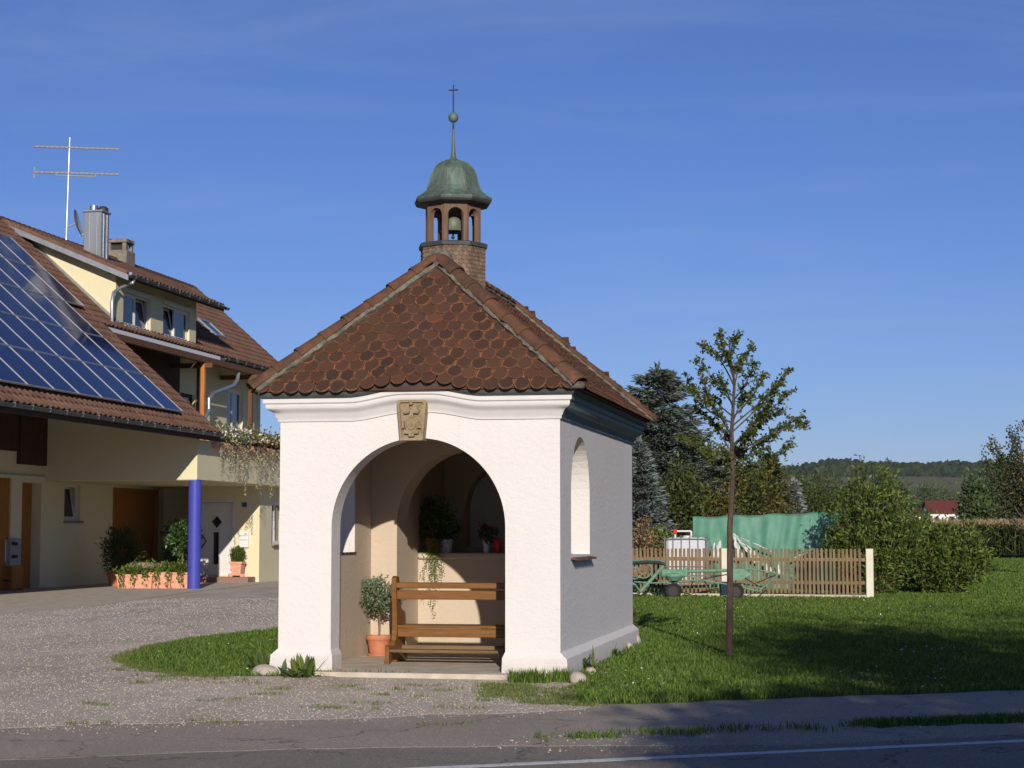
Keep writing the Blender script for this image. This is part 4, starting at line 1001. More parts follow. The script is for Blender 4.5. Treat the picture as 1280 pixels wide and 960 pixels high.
for i, (px, py, r) in enumerate([(722, 854, .085), (714, 850, .055), (738, 843, .06), (792, 806, .10), (784, 812, .08)]):
    c = G(px, py); rock('stone', c, r, ['largest brown broken stone at the chapel corner by the grass clump', 'broken stone wedged behind the largest corner stone', 'small stone under the tall weedy plant by the shaded wall', 'stone lying at the far end of the shaded chapel wall', 'smaller stone just before the far end of the shaded wall'][i], seed=20 + i, sq=(1, .8, .85))

# ================================================================== FARMHOUSE
house = thing('farmhouse', (-24.0, 52.0, 0), 'cream farmhouse with brown tiled roof, solar panels, dormer and balcony', 'house')
FX = -24.3                                                    # long front wall of the barn part
EXH, EZH, SL = -19.1, 4.58, 0.885                             # lower eave and roof slope
RXH = -26.9
zr = lambda X: EZH + SL * (EXH - X)
YV, YG, YN = 50.9, 68.6, 24.0                                 # verge of the low roof, far gable, near end (out of frame)
def fy(px): return float(PX(px, 650, FX)[1])
def rect(y0, y1, z0, z1): return [(y0, z0), (y1, z0), (y1, z1), (y0, z1)]
# openings in the long wall: sliding door, narrow door recess, tilted window, orange door
d1 = (fy(-60), fy(13.5)); d2 = (fy(27), fy(51)); wi = (fy(80), fy(99.5)); d3 = (fy(141), fy(197))
zt1 = float(PX(10, 596, FX)[2]); zt2 = float(PX(35, 603, FX)[2]); zw0, zw1 = float(PX(90, 651, FX)[2]), float(PX(90, 606, FX)[2]); zt3 = 3.05
mb = MB()
mb.rect_wall((YN, 59.6, -.1, 8.9), [(d1[0], d1[1], -.05, zt1), (d2[0], d2[1], -.05, zt2), (wi[0], wi[1], zw0, zw1), (d3[0], d3[1], -.05, zt3)], YZ, FX, FX - 0.35)
mb.build('barn_wall', 'yellow_plaster', house)
def boards(name, y0, y1, z0, z1, x, n, mat='door_wood', gap=0.008, parent=house):
    bw = (y1 - y0) / n; root = None
    m = MB(); m.box((x - .05, y0, z0), (x - .03, y1, z1)); dl = m.build(name, mat, parent)
    for i in range(n):
        m = MB(); m.bbox((x - .031, y0 + i * bw + gap, z0), (x, y0 + (i + 1) * bw - gap, z1), .004); m.build('board', mat, dl)
    return dl
boards('sliding_door', d1[0], d1[1], 0.0, zt1, FX - 0.05, 34)
boards('side_door', d2[0] + .05, d2[1], 0.0, zt2, FX - 0.30, 12); 
boards('barn_door', d3[0], d3[1], 0.0, zt3, FX - 0.10, 26)
mb = MB(); mb.box((FX - .12, d3[0] - .02, 0), (FX + .01, d3[0] + .07, zt3 + .05)); mb.box((FX - .12, d3[1] - .07, 0), (FX + .01, d3[1] + .02, zt3 + .05)); mb.box((FX - .12, d3[0] + .07, zt3 - .05), (FX + .01, d3[1] - .07, zt3 + .05)); mb.build('door_frame', 'door_wood', house)
mb = MB(); mb.bbox((FX + .003, YN, 3.20), (FX + .09, 53.4, 3.30), .01); mb.build('door_rail', 'cream_paint', house)
def window(name, ax, pos, a0, a1, z0, z1, face, fr=0.075, panes=1, tilt=(), frame='white_paint', parent=house, out=1, blind=True, curtain=False):
    """ax 'X': wall at X = pos, a is Y;  ax 'Y': wall at Y = pos, a is X. out: direction the window faces"""
    fnc = (lambda a, b, d: (pos + out * d, a, b)) if ax == 'X' else (lambda a, b, d: (a, pos + out * d, b))
    m = MB(); pw = (a1 - a0) / panes
    holes = [[(a0 + i * pw + fr * (1 if i == 0 else .6), z0 + fr), (a0 + (i + 1) * pw - fr * (1 if i == panes - 1 else .6), z0 + fr), (a0 + (i + 1) * pw - fr * (1 if i == panes - 1 else .6), z1 - fr), (a0 + i * pw + fr * (1 if i == 0 else .6), z1 - fr)] for i in range(panes)]
    m.rect_wall((a0, a1, z0, z1), [(h[0][0], h[1][0], h[0][1], h[2][1]) for h in holes], fnc, -0.06, 0.0); wn = m.build(name, frame, parent)
    for i, h in enumerate(holes):
        (p0, q0), (p1, _), (_, q1) = h[0], h[1], h[2]
        lean = 0.16 if i in tilt else 0.0
        def tf(a, b, d, lean=lean): return fnc(a, b, d - 0.02 - lean * (b - q0) / (q1 - q0) - (0.02 if lean else 0))
        m = MB(); s_ = 0.055
        m.prism([[(p0 - .01, q0 - .01), (p1 + .01, q0 - .01), (p1 + .01, q1 + .01), (p0 - .01, q1 + .01)], [(p0 + s_, q0 + s_), (p1 - s_, q0 + s_), (p1 - s_, q1 - s_), (p0 + s_, q1 - s_)]], tf, -0.03, 0.01); sa = m.build('sash', frame, wn)
        m = MB(); m.prism([[(p0 + s_ * .7, q0 + s_ * .7), (p1 - s_ * .7, q0 + s_ * .7), (p1 - s_ * .7, q1 - s_ * .7), (p0 + s_ * .7, q1 - s_ * .7)]], tf, -0.018, -0.008); m.build('pane', 'window_glass', wn)
        if curtain:
            m = MB(); kk = 14
            for sg in (0, 1):
                xa, xb = (p0, p0 + (p1 - p0) * .42) if sg == 0 else (p1 - (p1 - p0) * .42, p1)
                vs = [fnc(xa + (xb - xa) * t / kk, z, -0.12 + 0.02 * math.sin(t * 2.2)) for t in range(kk + 1) for z in (q0, q1)]
                m.add(vs, [(2 * t, 2 * t + 2, 2 * t + 3, 2 * t + 1) for t in range(kk)])
            m.build('curtain', 'curtain', wn)
    m = MB(); m.prism([[(a0, z0), (a1, z0), (a1, z1), (a0, z1)]], fnc, -0.42, -0.40); m.build('room_back', 'iron', wn)
    return wn
window('window', 'X', FX - .10, wi[0], wi[1], zw0, zw1, 1, tilt=(0,))
mb = MB(); mb.bbox((FX - .09, wi[0] - .04, zw0 - .07), (FX + .10, wi[1] + .10, zw0 - .003), .01); mb.build('window_sill', 'granite', house)
# dark timber cladding high under the roof
yc0, yc1 = fy(19), fy(119); n = int((yc1 - yc0) / 0.16)
zc = float(PX(60, 583, FX)[2])
m = MB(); m.box((FX + .002, YN, zc + .36), (FX + .06, yc0, 8.3)); m.box((FX + .002, yc0, zc), (FX + .10, yc1, 8.3)); cl_ = m.build('cladding', 'dark_timber', house)
for i in range(n):
    a = yc0 + (yc1 - yc0) * i / n; m = MB(); m.bbox((FX + .09, a + .006, zc), (FX + .125, a + (yc1 - yc0) / n - .006, 8.2), .006); m.build('board', 'dark_timber', cl_)
# ground floor of the living part and the entrance
BX = -20.0
YW = 57.2
gwin = (58.45, 59.75, 1.22, 2.68)
mb = MB(); mb.prism([rect(YW, YG, -.1, 3.2), rect(*gwin)], YZ, BX, BX - .35); mb.build('living_wall', 'yellow_plaster', house)
dx0, dx1 = float(PY(250, 650, YW)[0]), float(PY(290.5, 650, YW)[0]); dz0, dz1 = 0.20, float(PY(270, 628, YW)[2])
mb = MB(); mb.box((FX + .002, 59.4, -.1), (-22.5, 59.6, 3.17)); mb.box((-22.5, YW + .002, -.1), (-22.3, 59.6, 3.17)); mb.build('recess_wall', 'yellow_plaster', house)
mb = MB(); mb.prism([[(-22.5, -.1), (BX - .35, -.1), (BX - .35, 3.2), (-22.5, 3.2)], [(dx0, dz0), (dx1, dz0), (dx1, dz1), (dx0, dz1)]], lambda a, b, d: (a, d, b), YW, YW + .3)
mb.box((BX - .35, YW, -.1), (BX, YW + .002, 3.2)) if False else None
mb.build('entrance_wall', 'yellow_plaster', house)
mb = MB(); mb.box((BX - .35, YW - .003, -.1), (BX + .003, YW + .2, 3.2)); mb.build('corner_pier', 'yellow_plaster', house)
mb = MB(); mb.box((-34, YG - .3, -.1), (BX - .35, YG, 3.15)); mb.box((-34, YG - .3, 3.15), (-24, YG, 7.3)); mb.box((-34, YN, -.1), (-33.7, YG, 6.0)); mb.build('rear_wall', 'yellow_plaster', house)
door = MB(); door.bbox((dx0, YW + .06, dz0), (dx1, YW + .12, dz1), .01); dr = door.build('front_door', 'white_paint', house)
pxd = lambda px, py: (float(PY(px, py, YW)[0]), float(PY(px, py, YW)[2]))
dm_c = pxd(270.5, 652.5); dw = 0.26
def diamond(c, r): return [(c[0] - r, c[1]), (c[0], c[1] - r * 1.12), (c[0] + r, c[1]), (c[0], c[1] + r * 1.12)]
f2 = lambda a, b, d: (a, YW + d, b)
m = MB(); m.prism([diamond(dm_c, .235), diamond(dm_c, .185)], f2, .035, .06); sl0, sl1 = pxd(266.5, 662)[0], pxd(273.2, 662)[0]; zs1, zs0 = pxd(270, 664)[1], pxd(270, 704)[1]
m.prism([[(sl0 - .04, zs0 - .02), ((sl0 + sl1) / 2, zs0 - .09), (sl1 + .04, zs0 - .02), (sl1 + .04, zs1), (sl0 - .04, zs1)], [(sl0, zs0), ((sl0 + sl1) / 2, zs0 - .06), (sl1, zs0), (sl1, zs1 - .03), (sl0, zs1 - .03)]], f2, .035, .06); m.build('moulding', 'white_paint', dr)
m = MB(); m.prism([diamond(dm_c, .186)], f2, .05, .058); m.prism([[(sl0, zs0), ((sl0 + sl1) / 2, zs0 - .06), (sl1, zs0), (sl1, zs1 - .03), (sl0, zs1 - .03)]], f2, .05, .058); m.build('glazing', 'window_glass', dr)
hp = [pxd(251.5, 668), pxd(258, 676.5), pxd(251, 685.5)]
m = MB(); m.tube([(p[0], YW - .01, p[1]) for p in hp], .022, 8); m.build('handle', 'iron', dr)
m = MB(); m.box((dx0 - .07, YW - .004, dz0), (dx0, YW + .10, dz1 + .07)); m.box((dx1, YW - .004, dz0), (dx1 + .07, YW + .10, dz1 + .07)); m.box((dx0, YW - .004, dz1), (dx1, YW + .10, dz1 + .07)); m.build('door_frame', 'white_paint', house)
m = MB(); m.bbox((-22.2, YW - .75, -.02), (-20.12, YW + .01, .17), .012); m.build('door_step', 'granite', house)
a0_, a1_ = pxd(299.5, 664.5), pxd(311.5, 684.5); m = MB(); m.bbox((a0_[0], YW - .09, a1_[1]), (a1_[0], YW, a0_[1]), .01); mbx = m.build('mailbox', 'sign_white', house)
m = MB()
for q in (0.24, 0.5): m.box((a0_[0] + .03, YW - .093, a0_[1] - q * (a0_[1] - a1_[1]) - .02), (a1_[0] - .03, YW - .09, a0_[1] - q * (a0_[1] - a1_[1])))
m.box(((a0_[0] + a1_[0]) / 2 + .02, YW - .0935, a0_[1] - .10), (a1_[0] - .05, YW - .09, a0_[1] - .06)); m.build('slot', 'grey_box', mbx)
n0, n1 = pxd(302.5, 628), pxd(308.5, 633.5); m = MB(); m.bbox((n0[0], YW - .02, n1[1]), (n1[0], YW, n0[1]), .004); hn = m.build('house_number', 'sign_blue', house)
window('window', 'X', BX - .12, gwin[0], gwin[1], gwin[2], gwin[3], 1, panes=2, curtain=True)
m = MB(); m.bbox((BX - .10, gwin[0] - .06, gwin[2] - .05), (BX + .12, gwin[1] + .06, gwin[2] - .003), .01); m.build('window_sill', 'granite', house)
# balcony
PXB = -19.45; YB0 = 50.05
mb = MB(); mb.bbox((FX + .002, YB0, 3.17), (PXB, YG - .31, 3.30), .01); mb.build('balcony_slab', 'yellow_plaster', house)
mb = MB(); mb.prism([[(FX + .004, 3.19), (PXB + .02, 3.19), (PXB + .02, 4.62), (FX + .004, zr(FX) - .23)]], lambda a, b, d: (a, d, b), YB0 - .02, YB0 + .14); mb.box((PXB - .12, YB0 + .14, 3.19), (PXB + .02, YG - .31, 4.36)); mb.build('parapet', 'yellow_plaster', house)
mb = MB(); c = G(239, 736); mb.lathe([(0.19, -.02), (0.19, 3.17)], (c[0], c[1] + .2, 0), 28); mb.build('column', 'blue_paint', house, smooth=True)
# upper floor
UX = -24.05
uw = (64.9, 66.7, 5.0, 7.1); ud = (60.2, 61.6, 3.3, 6.6)
mb = MB(); mb.rect_wall((YV, YG, 3.2, 8.2), [uw, ud], YZ, UX, UX - .3); mb.build('upper_wall', 'yellow_plaster', house)
for i in range(58):  # dark boards over the near stretch of the upper wall
    a = YV + .02 + i * .19
    if ud[0] - .1 < a + .09 < ud[1] + .1: continue
    m = MB(); m.bbox((UX + .002, a, 3.3), (UX + .04, a + .183, 8.15), .006); m.build('dark_board', 'dark_timber', house)
window('window', 'X', UX - .10, *uw, 1, panes=2); window('balcony_door', 'X', UX - .10, *ud, 1, panes=1, frame='dark_timber')
# roofs: pan tiles in courses
def tile_roof(name, o, a, b, La, Lb, parent, pitch=0.30, course=0.335, holes=(), mat='house_tile'):
    a = np.array(a, float); b = np.array(b, float); a /= np.linalg.norm(a); b /= np.linalg.norm(b); n = np.cross(a, b); n *= np.sign(n[2])
    o = np.array(o, float); ncol = max(1, round(La / pitch)); p = La / ncol; nrow = max(1, round(Lb / course)); cr = Lb / nrow
    prof = [(0, .0), (.12, .045), (.28, .06), (.44, .045), (.56, .0), (.78, -.006)]
    us = np.array([(i + t) * p for i in range(ncol) for t, _ in prof] + [La]); hs = np.array([h for i in range(ncol) for _, h in prof] + [0.0])
    V = []; F = []; m_ = len(us)
    for r_i in range(nrow):
        v0, v1 = r_i * cr - 0.03, (r_i + 1) * cr + 0.02; q = len(V) and sum(len(x) for x in V) or 0
        jit = NR.normal(0, .006, ncol + 1)[np.minimum((us / p).astype(int), ncol)]
        for (v, l) in ((v0 + jit, 0.012), (v0 + jit, 0.058), (np.full(m_, v1), 0.012)):
            V.append(o + a * us[:, None] + b * np.asarray(v)[:, None] + n * (hs + l)[:, None])
        k = np.arange(m_ - 1)
        for j in (0, 1): F.append(np.stack([q + j * m_ + k, q + j * m_ + k + 1, q + (j + 1) * m_ + k + 1, q + (j + 1) * m_ + k], 1))
    V = np.concatenate(V); F = np.concatenate(F)
    if holes:
        cen = V[F].mean(1); rel = cen - o; uu = rel @ a; vv = rel @ b; kp = np.ones(len(F), bool)
        for (u0, u1, w0, w1) in holes: kp &= ~((uu > u0) & (uu < u1) & (vv > w0) & (vv < w1))
        F = F[kp]
    ob = np_mesh(name, V, F.ravel(), 4, mat, parent); ob['kind'] = 'stuff'; return ob
bv = np.array([-1, 0, SL]); bl = math.hypot(1, SL)
def slab(name, x0, x1, y0, y1, t, mat, dz=0.0):
    m = MB(); z0, z1 = zr(x0) + dz, zr(x1) + dz
    m.add([(x0, y0, z0), (x1, y0, z1), (x1, y1, z1), (x0, y1, z0), (x0, y0, z0 - t), (x1, y0, z1 - t), (x1, y1, z1 - t), (x0, y1, z0 - t)], [(0, 1, 2, 3), (4, 7, 6, 5), (0, 4, 5, 1), (1, 5, 6, 2), (2, 6, 7, 3), (3, 7, 4, 0)])
    return m.build(name, mat, house)
UE = -22.9                                                    # eave over the balcony
rf = slab('roof', EXH, RXH, YN, YV, 0.20, 'soffit_wood', -0.0); slab('roof_deck', UE, RXH, YV, YG + .35, 0.20, 'soffit_wood', -0.002)
DY0, DY1 = 52.05, 60.4                                        # dormer
tile_roof('roof_tiling', (EXH - .0, YN, EZH), (0, 1, 0), bv, YV - YN, (EXH - RXH) * bl, rf)
tile_roof('roof_tiling', (UE, YV, zr(UE)), (0, 1, 0), bv, YG + .35 - YV, (UE - RXH) * bl, rf, holes=[(DY0 - YV + .1, DY1 - YV - .7, 0.45, 9)])
# rear slope, ridge tiles
m = MB(); m.add([(RXH, YN, zr(RXH)), (RXH, YG + .35, zr(RXH)), (-34.6, YG + .35, zr(RXH) - 6.8), (-34.6, YN, zr(RXH) - 6.8)], [(0, 1, 2, 3)]); m.build('rear_slope', 'house_tile', house)
m = MB(); m.prism([[(-33.9, 5.8), (-33.9, 0), (UE, 0), (UE, zr(UE) - .2), (RXH, zr(RXH) - .2)]] if False else [[(-33.7, 5.0), (UX - .1, 5.0), (UX - .1, zr(UX - .1) - .22), (RXH, zr(RXH) - .25), (-33.7, zr(RXH) - 6.2)]], lambda a, b, d: (a, d, b), YG - .28, YG - .02); m.build('gable_wall', 'yellow_plaster', house)
k = int((YG + .35 - YN) / 0.36)
me = None
for i in range(k):
    y = YN + i * 0.36
    if y < 47: continue
    if me is None:
        m = MB(); nn_ = 8
        vs = [(r * math.cos(math.pi * q / nn_), yy, r * math.sin(math.pi * q / nn_)) for (r, yy) in ((.15, 0), (.155, .05), (.13, .40)) for q in range(nn_ + 1)]
        m.add(vs, [(j * 9 + q, j * 9 + q + 1, j * 9 + 10 + q, j * 9 + 9 + q) for j in range(2) for q in range(8)])
        me = bpy.data.meshes.new('ridge_cap'); me.from_pydata(m.v, [], m.f); me.materials.append(MATS['house_tile'])
    o = bpy.data.objects.new('ridge_cap', me); COL.objects.link(o); o.parent = house; o.location = Vector((RXH, y, zr(RXH) - .02)) - house.location
def gutter(name, x, z, y0, y1, r=0.085, mat='dark_gutter', br=0.9):
    m = MB(); nn_ = 8; ys = (y0, y1); vs = []
    for y in ys:
        vs += [(x + r * math.cos(math.pi + math.pi * q / nn_), y, z + r * math.sin(math.pi + math.pi * q / nn_)) for q in range(nn_ + 1)]
        vs += [(x + (r - .012) * math.cos(2 * math.pi - math.pi * q / nn_), y, z + (r - .012) * math.sin(2 * math.pi - math.pi * q / nn_)) for q in range(nn_ + 1)]
    q2 = 2 * (nn_ + 1); m.add(vs, [(q, (q + 1) % q2, q2 + (q + 1) % q2, q2 + q) for q in range(q2)] + [tuple(range(q2)), tuple(range(q2, 2 * q2))])
    gt = m.build(name, mat, house)
    m = MB(); y = y0 + .3
    while y < y1:
        m.box((x - r, y, z - .004), (x + r + .006, y + .03, z + .012)); m.tube([(x + r + .004, y + .015, z + .01), (x + r * .75, y + .015, z - r * .75), (x, y + .015, z - r - .006)], .009, 4); y += br
    m.build('bracket', 'zinc', gt)['kind'] = 'stuff'; return gt
gutter('gutter', EXH + .09, EZH - .02, 30, YV, 0.095)
m = MB(); m.box((EXH - .03, YN, EZH - .24), (EXH + .006, YV, EZH - .01)); m.build('fascia', 'dark_timber', house)
m = MB(); m.box((UE - .03, YV, zr(UE) - .16), (UE + .03, 61.0, zr(UE) - .03)); m.build('fascia', 'sign_white', house)
gutter('gutter', UE + .09, zr(UE) - .05, 61.2, YG + .35, 0.10)
m = MB(); xs = [(UE + .03, .0)]; d_ = .06
m.add([(EXH, YV, EZH - .2), (EXH, YV + d_, EZH - .2), (EXH, YV + d_, EZH + .07), (EXH, YV, EZH + .07), (UE, YV, zr(UE) - .2), (UE, YV + d_, zr(UE) - .2), (UE, YV + d_, zr(UE) + .07), (UE, YV, zr(UE) + .07)], [(0, 1, 2, 3), (4, 7, 6, 5), (0, 4, 5, 1), (1, 5, 6, 2), (2, 6, 7, 3), (3, 7, 4, 0)]); m.build('verge_board', 'dark_timber', house)
m = MB(); xg = YG + .35; m.add([(UE, xg, zr(UE) - .2), (UE, xg + d_, zr(UE) - .2), (UE, xg + d_, zr(UE) + .08), (UE, xg, zr(UE) + .08), (RXH, xg, zr(RXH) - .2), (RXH, xg + d_, zr(RXH) - .2), (RXH, xg + d_, zr(RXH) + .08), (RXH, xg, zr(RXH) + .08)], [(0, 1, 2, 3), (4, 7, 6, 5), (0, 4, 5, 1), (1, 5, 6, 2), (2, 6, 7, 3), (3, 7, 4, 0)]); m.build('verge_board', 'house_tile', house)
# timber carrying the eave over the balcony
m = MB(); m.bbox((UE - .02 + .05, YV + .3, zr(UE) - .42), (UE + .21, YG, zr(UE) - .20), .012); m.build('purlin', 'soffit_wood', house)
for px in (253.5, 313):
    y = float(PX(px, 500, UE + .1)[1]); m = MB(); m.bbox((UE + .03, y - .09, 3.30), (UE + .18, y + .09, zr(UE) - .42), .012); m.build('post', 'post_wood' if px < 300 else 'soffit_wood', house)
    m = MB(); m.bbox((UE - 1.1, y - .07, zr(UE) - .60), (UE + .45, y + .07, zr(UE) - .43), .012); m.build('tie_beam', 'soffit_wood', house)
dp = [PX(298, 466, UE + .12), PX(297, 474, UE + .14), PX(292, 482, UE + .2), PX(266, 492, UE + .5), PX(261, 499, UE + .6), PX(261, 513, UE + .62), PX(256, 523, UE + .75)]
m = MB(); m.tube([tuple(p) for p in dp], .07, 10); m.build('downpipe', 'zinc', house, smooth=True)
# dormer
DX, DEX, DEZ = -23.15, -22.55, 9.62
DSL = (zr(RXH) - 0.02 - DEZ) / (DEX - RXH); zd = lambda X: DEZ + DSL * (DEX - X)
wy = [(float(PX(154, 390, DX)[1]), float(PX(188.5, 390, DX)[1])), (float(PX(204, 400, DX)[1]), float(PX(237, 400, DX)[1]))]; wz0, wz1 = 8.18, 9.24
yd0, yd1 = 52.45, 59.3
mb = MB(); mb.rect_wall((yd0, yd1, zr(DX) - .1, zd(DX) - .16), [(a, b, wz0, wz1) for a, b in wy], YZ, DX, DX - .25); dmr = mb.build('dormer', 'yellow_plaster', house)
for y in (yd0, yd1 - .2):
    m = MB(); xe = DX - .25; m.prism([[(DX - .25, zr(DX - .25) - .1), (DX - .25, zd(DX - .25) - .16), (RXH + .15, zd(RXH + .15) - .16), (RXH + .15, zr(RXH + .15) - .1)]], lambda a, b, d: (a, d, b), y, y + .2); m.build('cheek', 'yellow_plaster', dmr)
for i, (a, b) in enumerate(wy):
    wn = window('window', 'X', DX - .08, a, b, wz0, wz1, 1, panes=2, tilt=(1,) if i == 0 else (0,), fr=.06, parent=house)
    m = MB(); m.bbox((DX - .02, a - .05, wz1), (DX + .06, b + .12, wz1 + .16), .012); m.build('blind_box', 'cream_paint', dmr)
    m = MB(); m.bbox((DX - .07, a - .05, wz0 - .06), (DX + .10, b + .05, wz0 - .003), .008); m.build('sill', 'sign_white', dmr)
m = MB(); yA, yB = DY0 - .12, DY1 + .05
m.add([(DEX, yA, DEZ), (RXH, yA, zd(RXH)), (RXH, yB, zd(RXH)), (DEX, yB, DEZ), (DEX, yA, DEZ - .16), (RXH, yA, zd(RXH) - .16), (RXH, yB, zd(RXH) - .16), (DEX, yB, DEZ - .16)], [(0, 1, 2, 3), (4, 7, 6, 5), (0, 4, 5, 1), (1, 5, 6, 2), (2, 6, 7, 3), (3, 7, 4, 0)]); m.build('dormer_deck', 'soffit_wood', dmr)
tile_roof('dormer_tiling', (DEX, yA, DEZ + .01), (0, 1, 0), (-1, 0, DSL), yB - yA, (DEX - RXH) * math.hypot(1, DSL), dmr)
m = MB(); m.add([(DEX + .05, yA - .05, DEZ - .20), (DEX + .05, yA, DEZ - .20), (DEX + .05, yA, DEZ - .03), (DEX + .05, yA - .05, DEZ - .03), (RXH, yA - .05, zd(RXH) - .2), (RXH, yA, zd(RXH) - .2), (RXH, yA, zd(RXH) - .03), (RXH, yA - .05, zd(RXH) - .03)], [(0, 1, 2, 3), (4, 7, 6, 5), (0, 4, 5, 1), (1, 5, 6, 2), (2, 6, 7, 3), (3, 7, 4, 0)]); m.build('flashing', 'zinc', dmr)
kk = int((DEX - RXH) / .36)
for i in range(kk):                                          # edge tiles along the dormer's near verge
    xa = DEX - i * .36; m = MB(); m.add([(xa, yA - .03, zd(xa) - .02), (xa, yA + .16, zd(xa) - .02), (xa, yA + .16, zd(xa) + .12), (xa, yA - .03, zd(xa) + .12), (xa - .37, yA - .02, zd(xa - .37) - .02), (xa - .37, yA + .16, zd(xa - .37) - .02), (xa - .37, yA + .16, zd(xa - .37) + .10), (xa - .37, yA - .02, zd(xa - .37) + .10)], [(0, 1, 2, 3), (4, 7, 6, 5), (0, 4, 5, 1), (1, 5, 6, 2), (2, 6, 7, 3), (3, 7, 4, 0)]); m.build('verge_tile', 'house_tile', dmr)
m = MB(); m.add([(DX + .1, yd0 - .12, zr(DX + .1) + .07), (DX + .1, yd0 + .002, zr(DX + .1) + .07), (DX + .1, yd0 + .002, zr(DX + .1) + .16), (RXH + .6, yd0 - .12, zr(RXH + .6) + .07), (RXH + .6, yd0 + .002, zr(RXH + .6) + .07), (RXH + .6, yd0 + .002, zr(RXH + .6) + .16)], [(0, 1, 2), (3, 5, 4), (0, 3, 4, 1), (1, 4, 5, 2), (2, 5, 3, 0)]); m.build('flashing', 'zinc', dmr)
gutter('gutter', DEX + .10, DEZ - .02, yA, yB + .1, 0.085)
dp = [PX(163, 342, DEX + .1), PX(169, 346, DEX + .1), PX(166, 353, DEX + .05), PX(148, 361, DX + .1), PX(142, 366, DX + .12), PX(140, 378, DX + .12), PX(140, 401, DX + .12), PX(142, 406, DX + .16)]
m = MB(); m.tube([tuple(p) for p in dp], .055, 10); m.build('downpipe', 'zinc', house, smooth=True)
# skylight
p0_ = (EXH, 0, EZH); nrm = (SL, 0, 1)
sk0, sk1 = PL(247, 401, p0_, nrm), PL(275, 424, p0_, nrm)
xa, xb = sk0[0], sk1[0]; ya = 63.2; yb_ = 64.3
m = MB(); m.prism([[(ya, xa), (yb_, xa), (yb_, xb), (ya, xb)], [(ya + .09, xa - -.09), (yb_ - .09, xa + .09), (yb_ - .09, xb - .09), (ya + .09, xb - .09)]], lambda a, b, d: (b + d * .66, a, zr(b) + d * .75), .02, .14); skl = m.build('skylight', 'zinc', house)
m = MB(); m.prism([[(ya + .08, xa + .08), (yb_ - .08, xa + .08), (yb_ - .08, xb - .08), (ya + .08, xb - .08)]], lambda a, b, d: (b + d * .66, a, zr(b) + d * .75), .09, .115); m.build('pane', 'window_glass', skl)
# solar panels
PW, PH_ = 1.385, 1.66                                       # pitch across and up the slope
sx_ = 1 / bl
panel_me = {}
def panel(y0, s0):
    key = 'p'
    if key not in panel_me:
        m = MB(); w_, h_ = PW - .025, PH_ - .03; fr = .018
        m.prism([[(0, 0), (w_, 0), (w_, h_), (0, h_)], [(fr, fr), (w_ - fr, fr), (w_ - fr, h_ - fr), (fr, h_ - fr)]], lambda a, b, d: (a, b, d), 0, .045, 1)
        m.add([(fr, fr, .036), (w_ - fr, fr, .036), (w_ - fr, h_ - fr, .036), (fr, h_ - fr, .036)], [(0, 1, 2, 3)], 0)
        m.add([(0, 0, .002), (w_, 0, .002), (w_, h_, .002), (0, h_, .002)], [(3, 2, 1, 0)], 1)
        me = bpy.data.meshes.new('solar_panel'); me.from_pydata(m.v, [], m.f); me.materials.append(MATS['solar_glass']); me.materials.append(MATS['alu']); me.polygons.foreach_set('material_index', m.mi)
        uv = me.uv_layers.new()
        for l in me.loops: uv.data[l.index].uv = me.vertices[l.vertex_index].co[:2]
        panel_me[key] = me
    o = bpy.data.objects.new('solar_panel', panel_me[key]); COL.objects.link(o); o.parent = house
    X = EXH - s0 * sx_
    fr_ = plane_frame((X, y0, zr(X)), (0, 1, 0), (-1, 0, SL)); nn2 = Vector((SL, 0, 1)).normalized()
    o.matrix_local = Matrix.Translation(-house.location) @ Matrix.Translation(nn2 * 0.17) @ fr_
s00 = 0.55
for row in range(5):
    yend = 48.75 if row < 3 else 50.15
    n_ = 12 if row < 4 else 8
    for i in range(n_): panel(yend - (i + 1) * PW, s00 + row * PH_)
m = MB()
for row in range(5):
    for q in (.25, .75):
        s0 = s00 + (row + q) * PH_; X = EXH - s0 * sx_; m.tube([(X + .11 * .66, 32, zr(X) + .11 * .75), (X + .11 * .66, (48.75 if row < 3 else 50.15), zr(X) + .11 * .75)], .028, 5)
m.build('panel_rail', 'alu', house)
# chimneys, mast with two aerials, dish
pc = PL(115, 321, (DEX, 0, DEZ), (DSL, 0, 1)); cx_, cy_ = float(pc[0]), float(pc[1]) + .3; zc0 = zd(cx_) - .35; zc1 = float(PY(115, 266, cy_)[2])
mb = MB(); hw = .31
mb.bbox((cx_ - hw, cy_ - hw, zc0), (cx_ + hw, cy_ + hw, zc1), .02); ch = mb.build('chimney', 'steel', house)
mb = MB(); mb.bbox((cx_ - hw - .05, cy_ - hw - .05, zc1 - .03), (cx_ + hw + .05, cy_ + hw + .05, zc1 + .04), .015); mb.build('cap', 'zinc', ch)
mb = MB()
for q in (-.14, .12): mb.box((cx_ + q, cy_ - hw - .02, zc0 + .2), (cx_ + q + .035, cy_ - hw + .002, zc1 - .05)); mb.box((cx_ + hw - .002, cy_ + q, zc0 + .2), (cx_ + hw + .02, cy_ + q + .035, zc1 - .05))
mb.build('standing_seam', 'steel', ch)
mb = MB(); mb.lathe([(.13, 0), (.13, .2), (.11, .2), (.11, .02)], (cx_ - .1, cy_, zc1 + .03), 16); mb.build('flue', 'steel', ch, smooth=True); mb = MB(); mb.lathe([(.17, 0), (.17, .12), (.10, .18), (0, .19)], (cx_ + .18, cy_ + .1, zc1 + .03), 16); mb.build('flue_hood', 'iron', ch, smooth=True)
c2 = PX(152, 325, RXH + .1); yb2 = float(c2[1]); z2 = float(PX(152, 300, RXH + .1)[2])
mb = MB(); mb.bbox((RXH - .42, yb2 - .42, zr(RXH) - .5), (RXH + .46, yb2 + .42, z2 - .42), .03); c2o = mb.build('chimney', 'chimney_stone', house)
mb = MB()
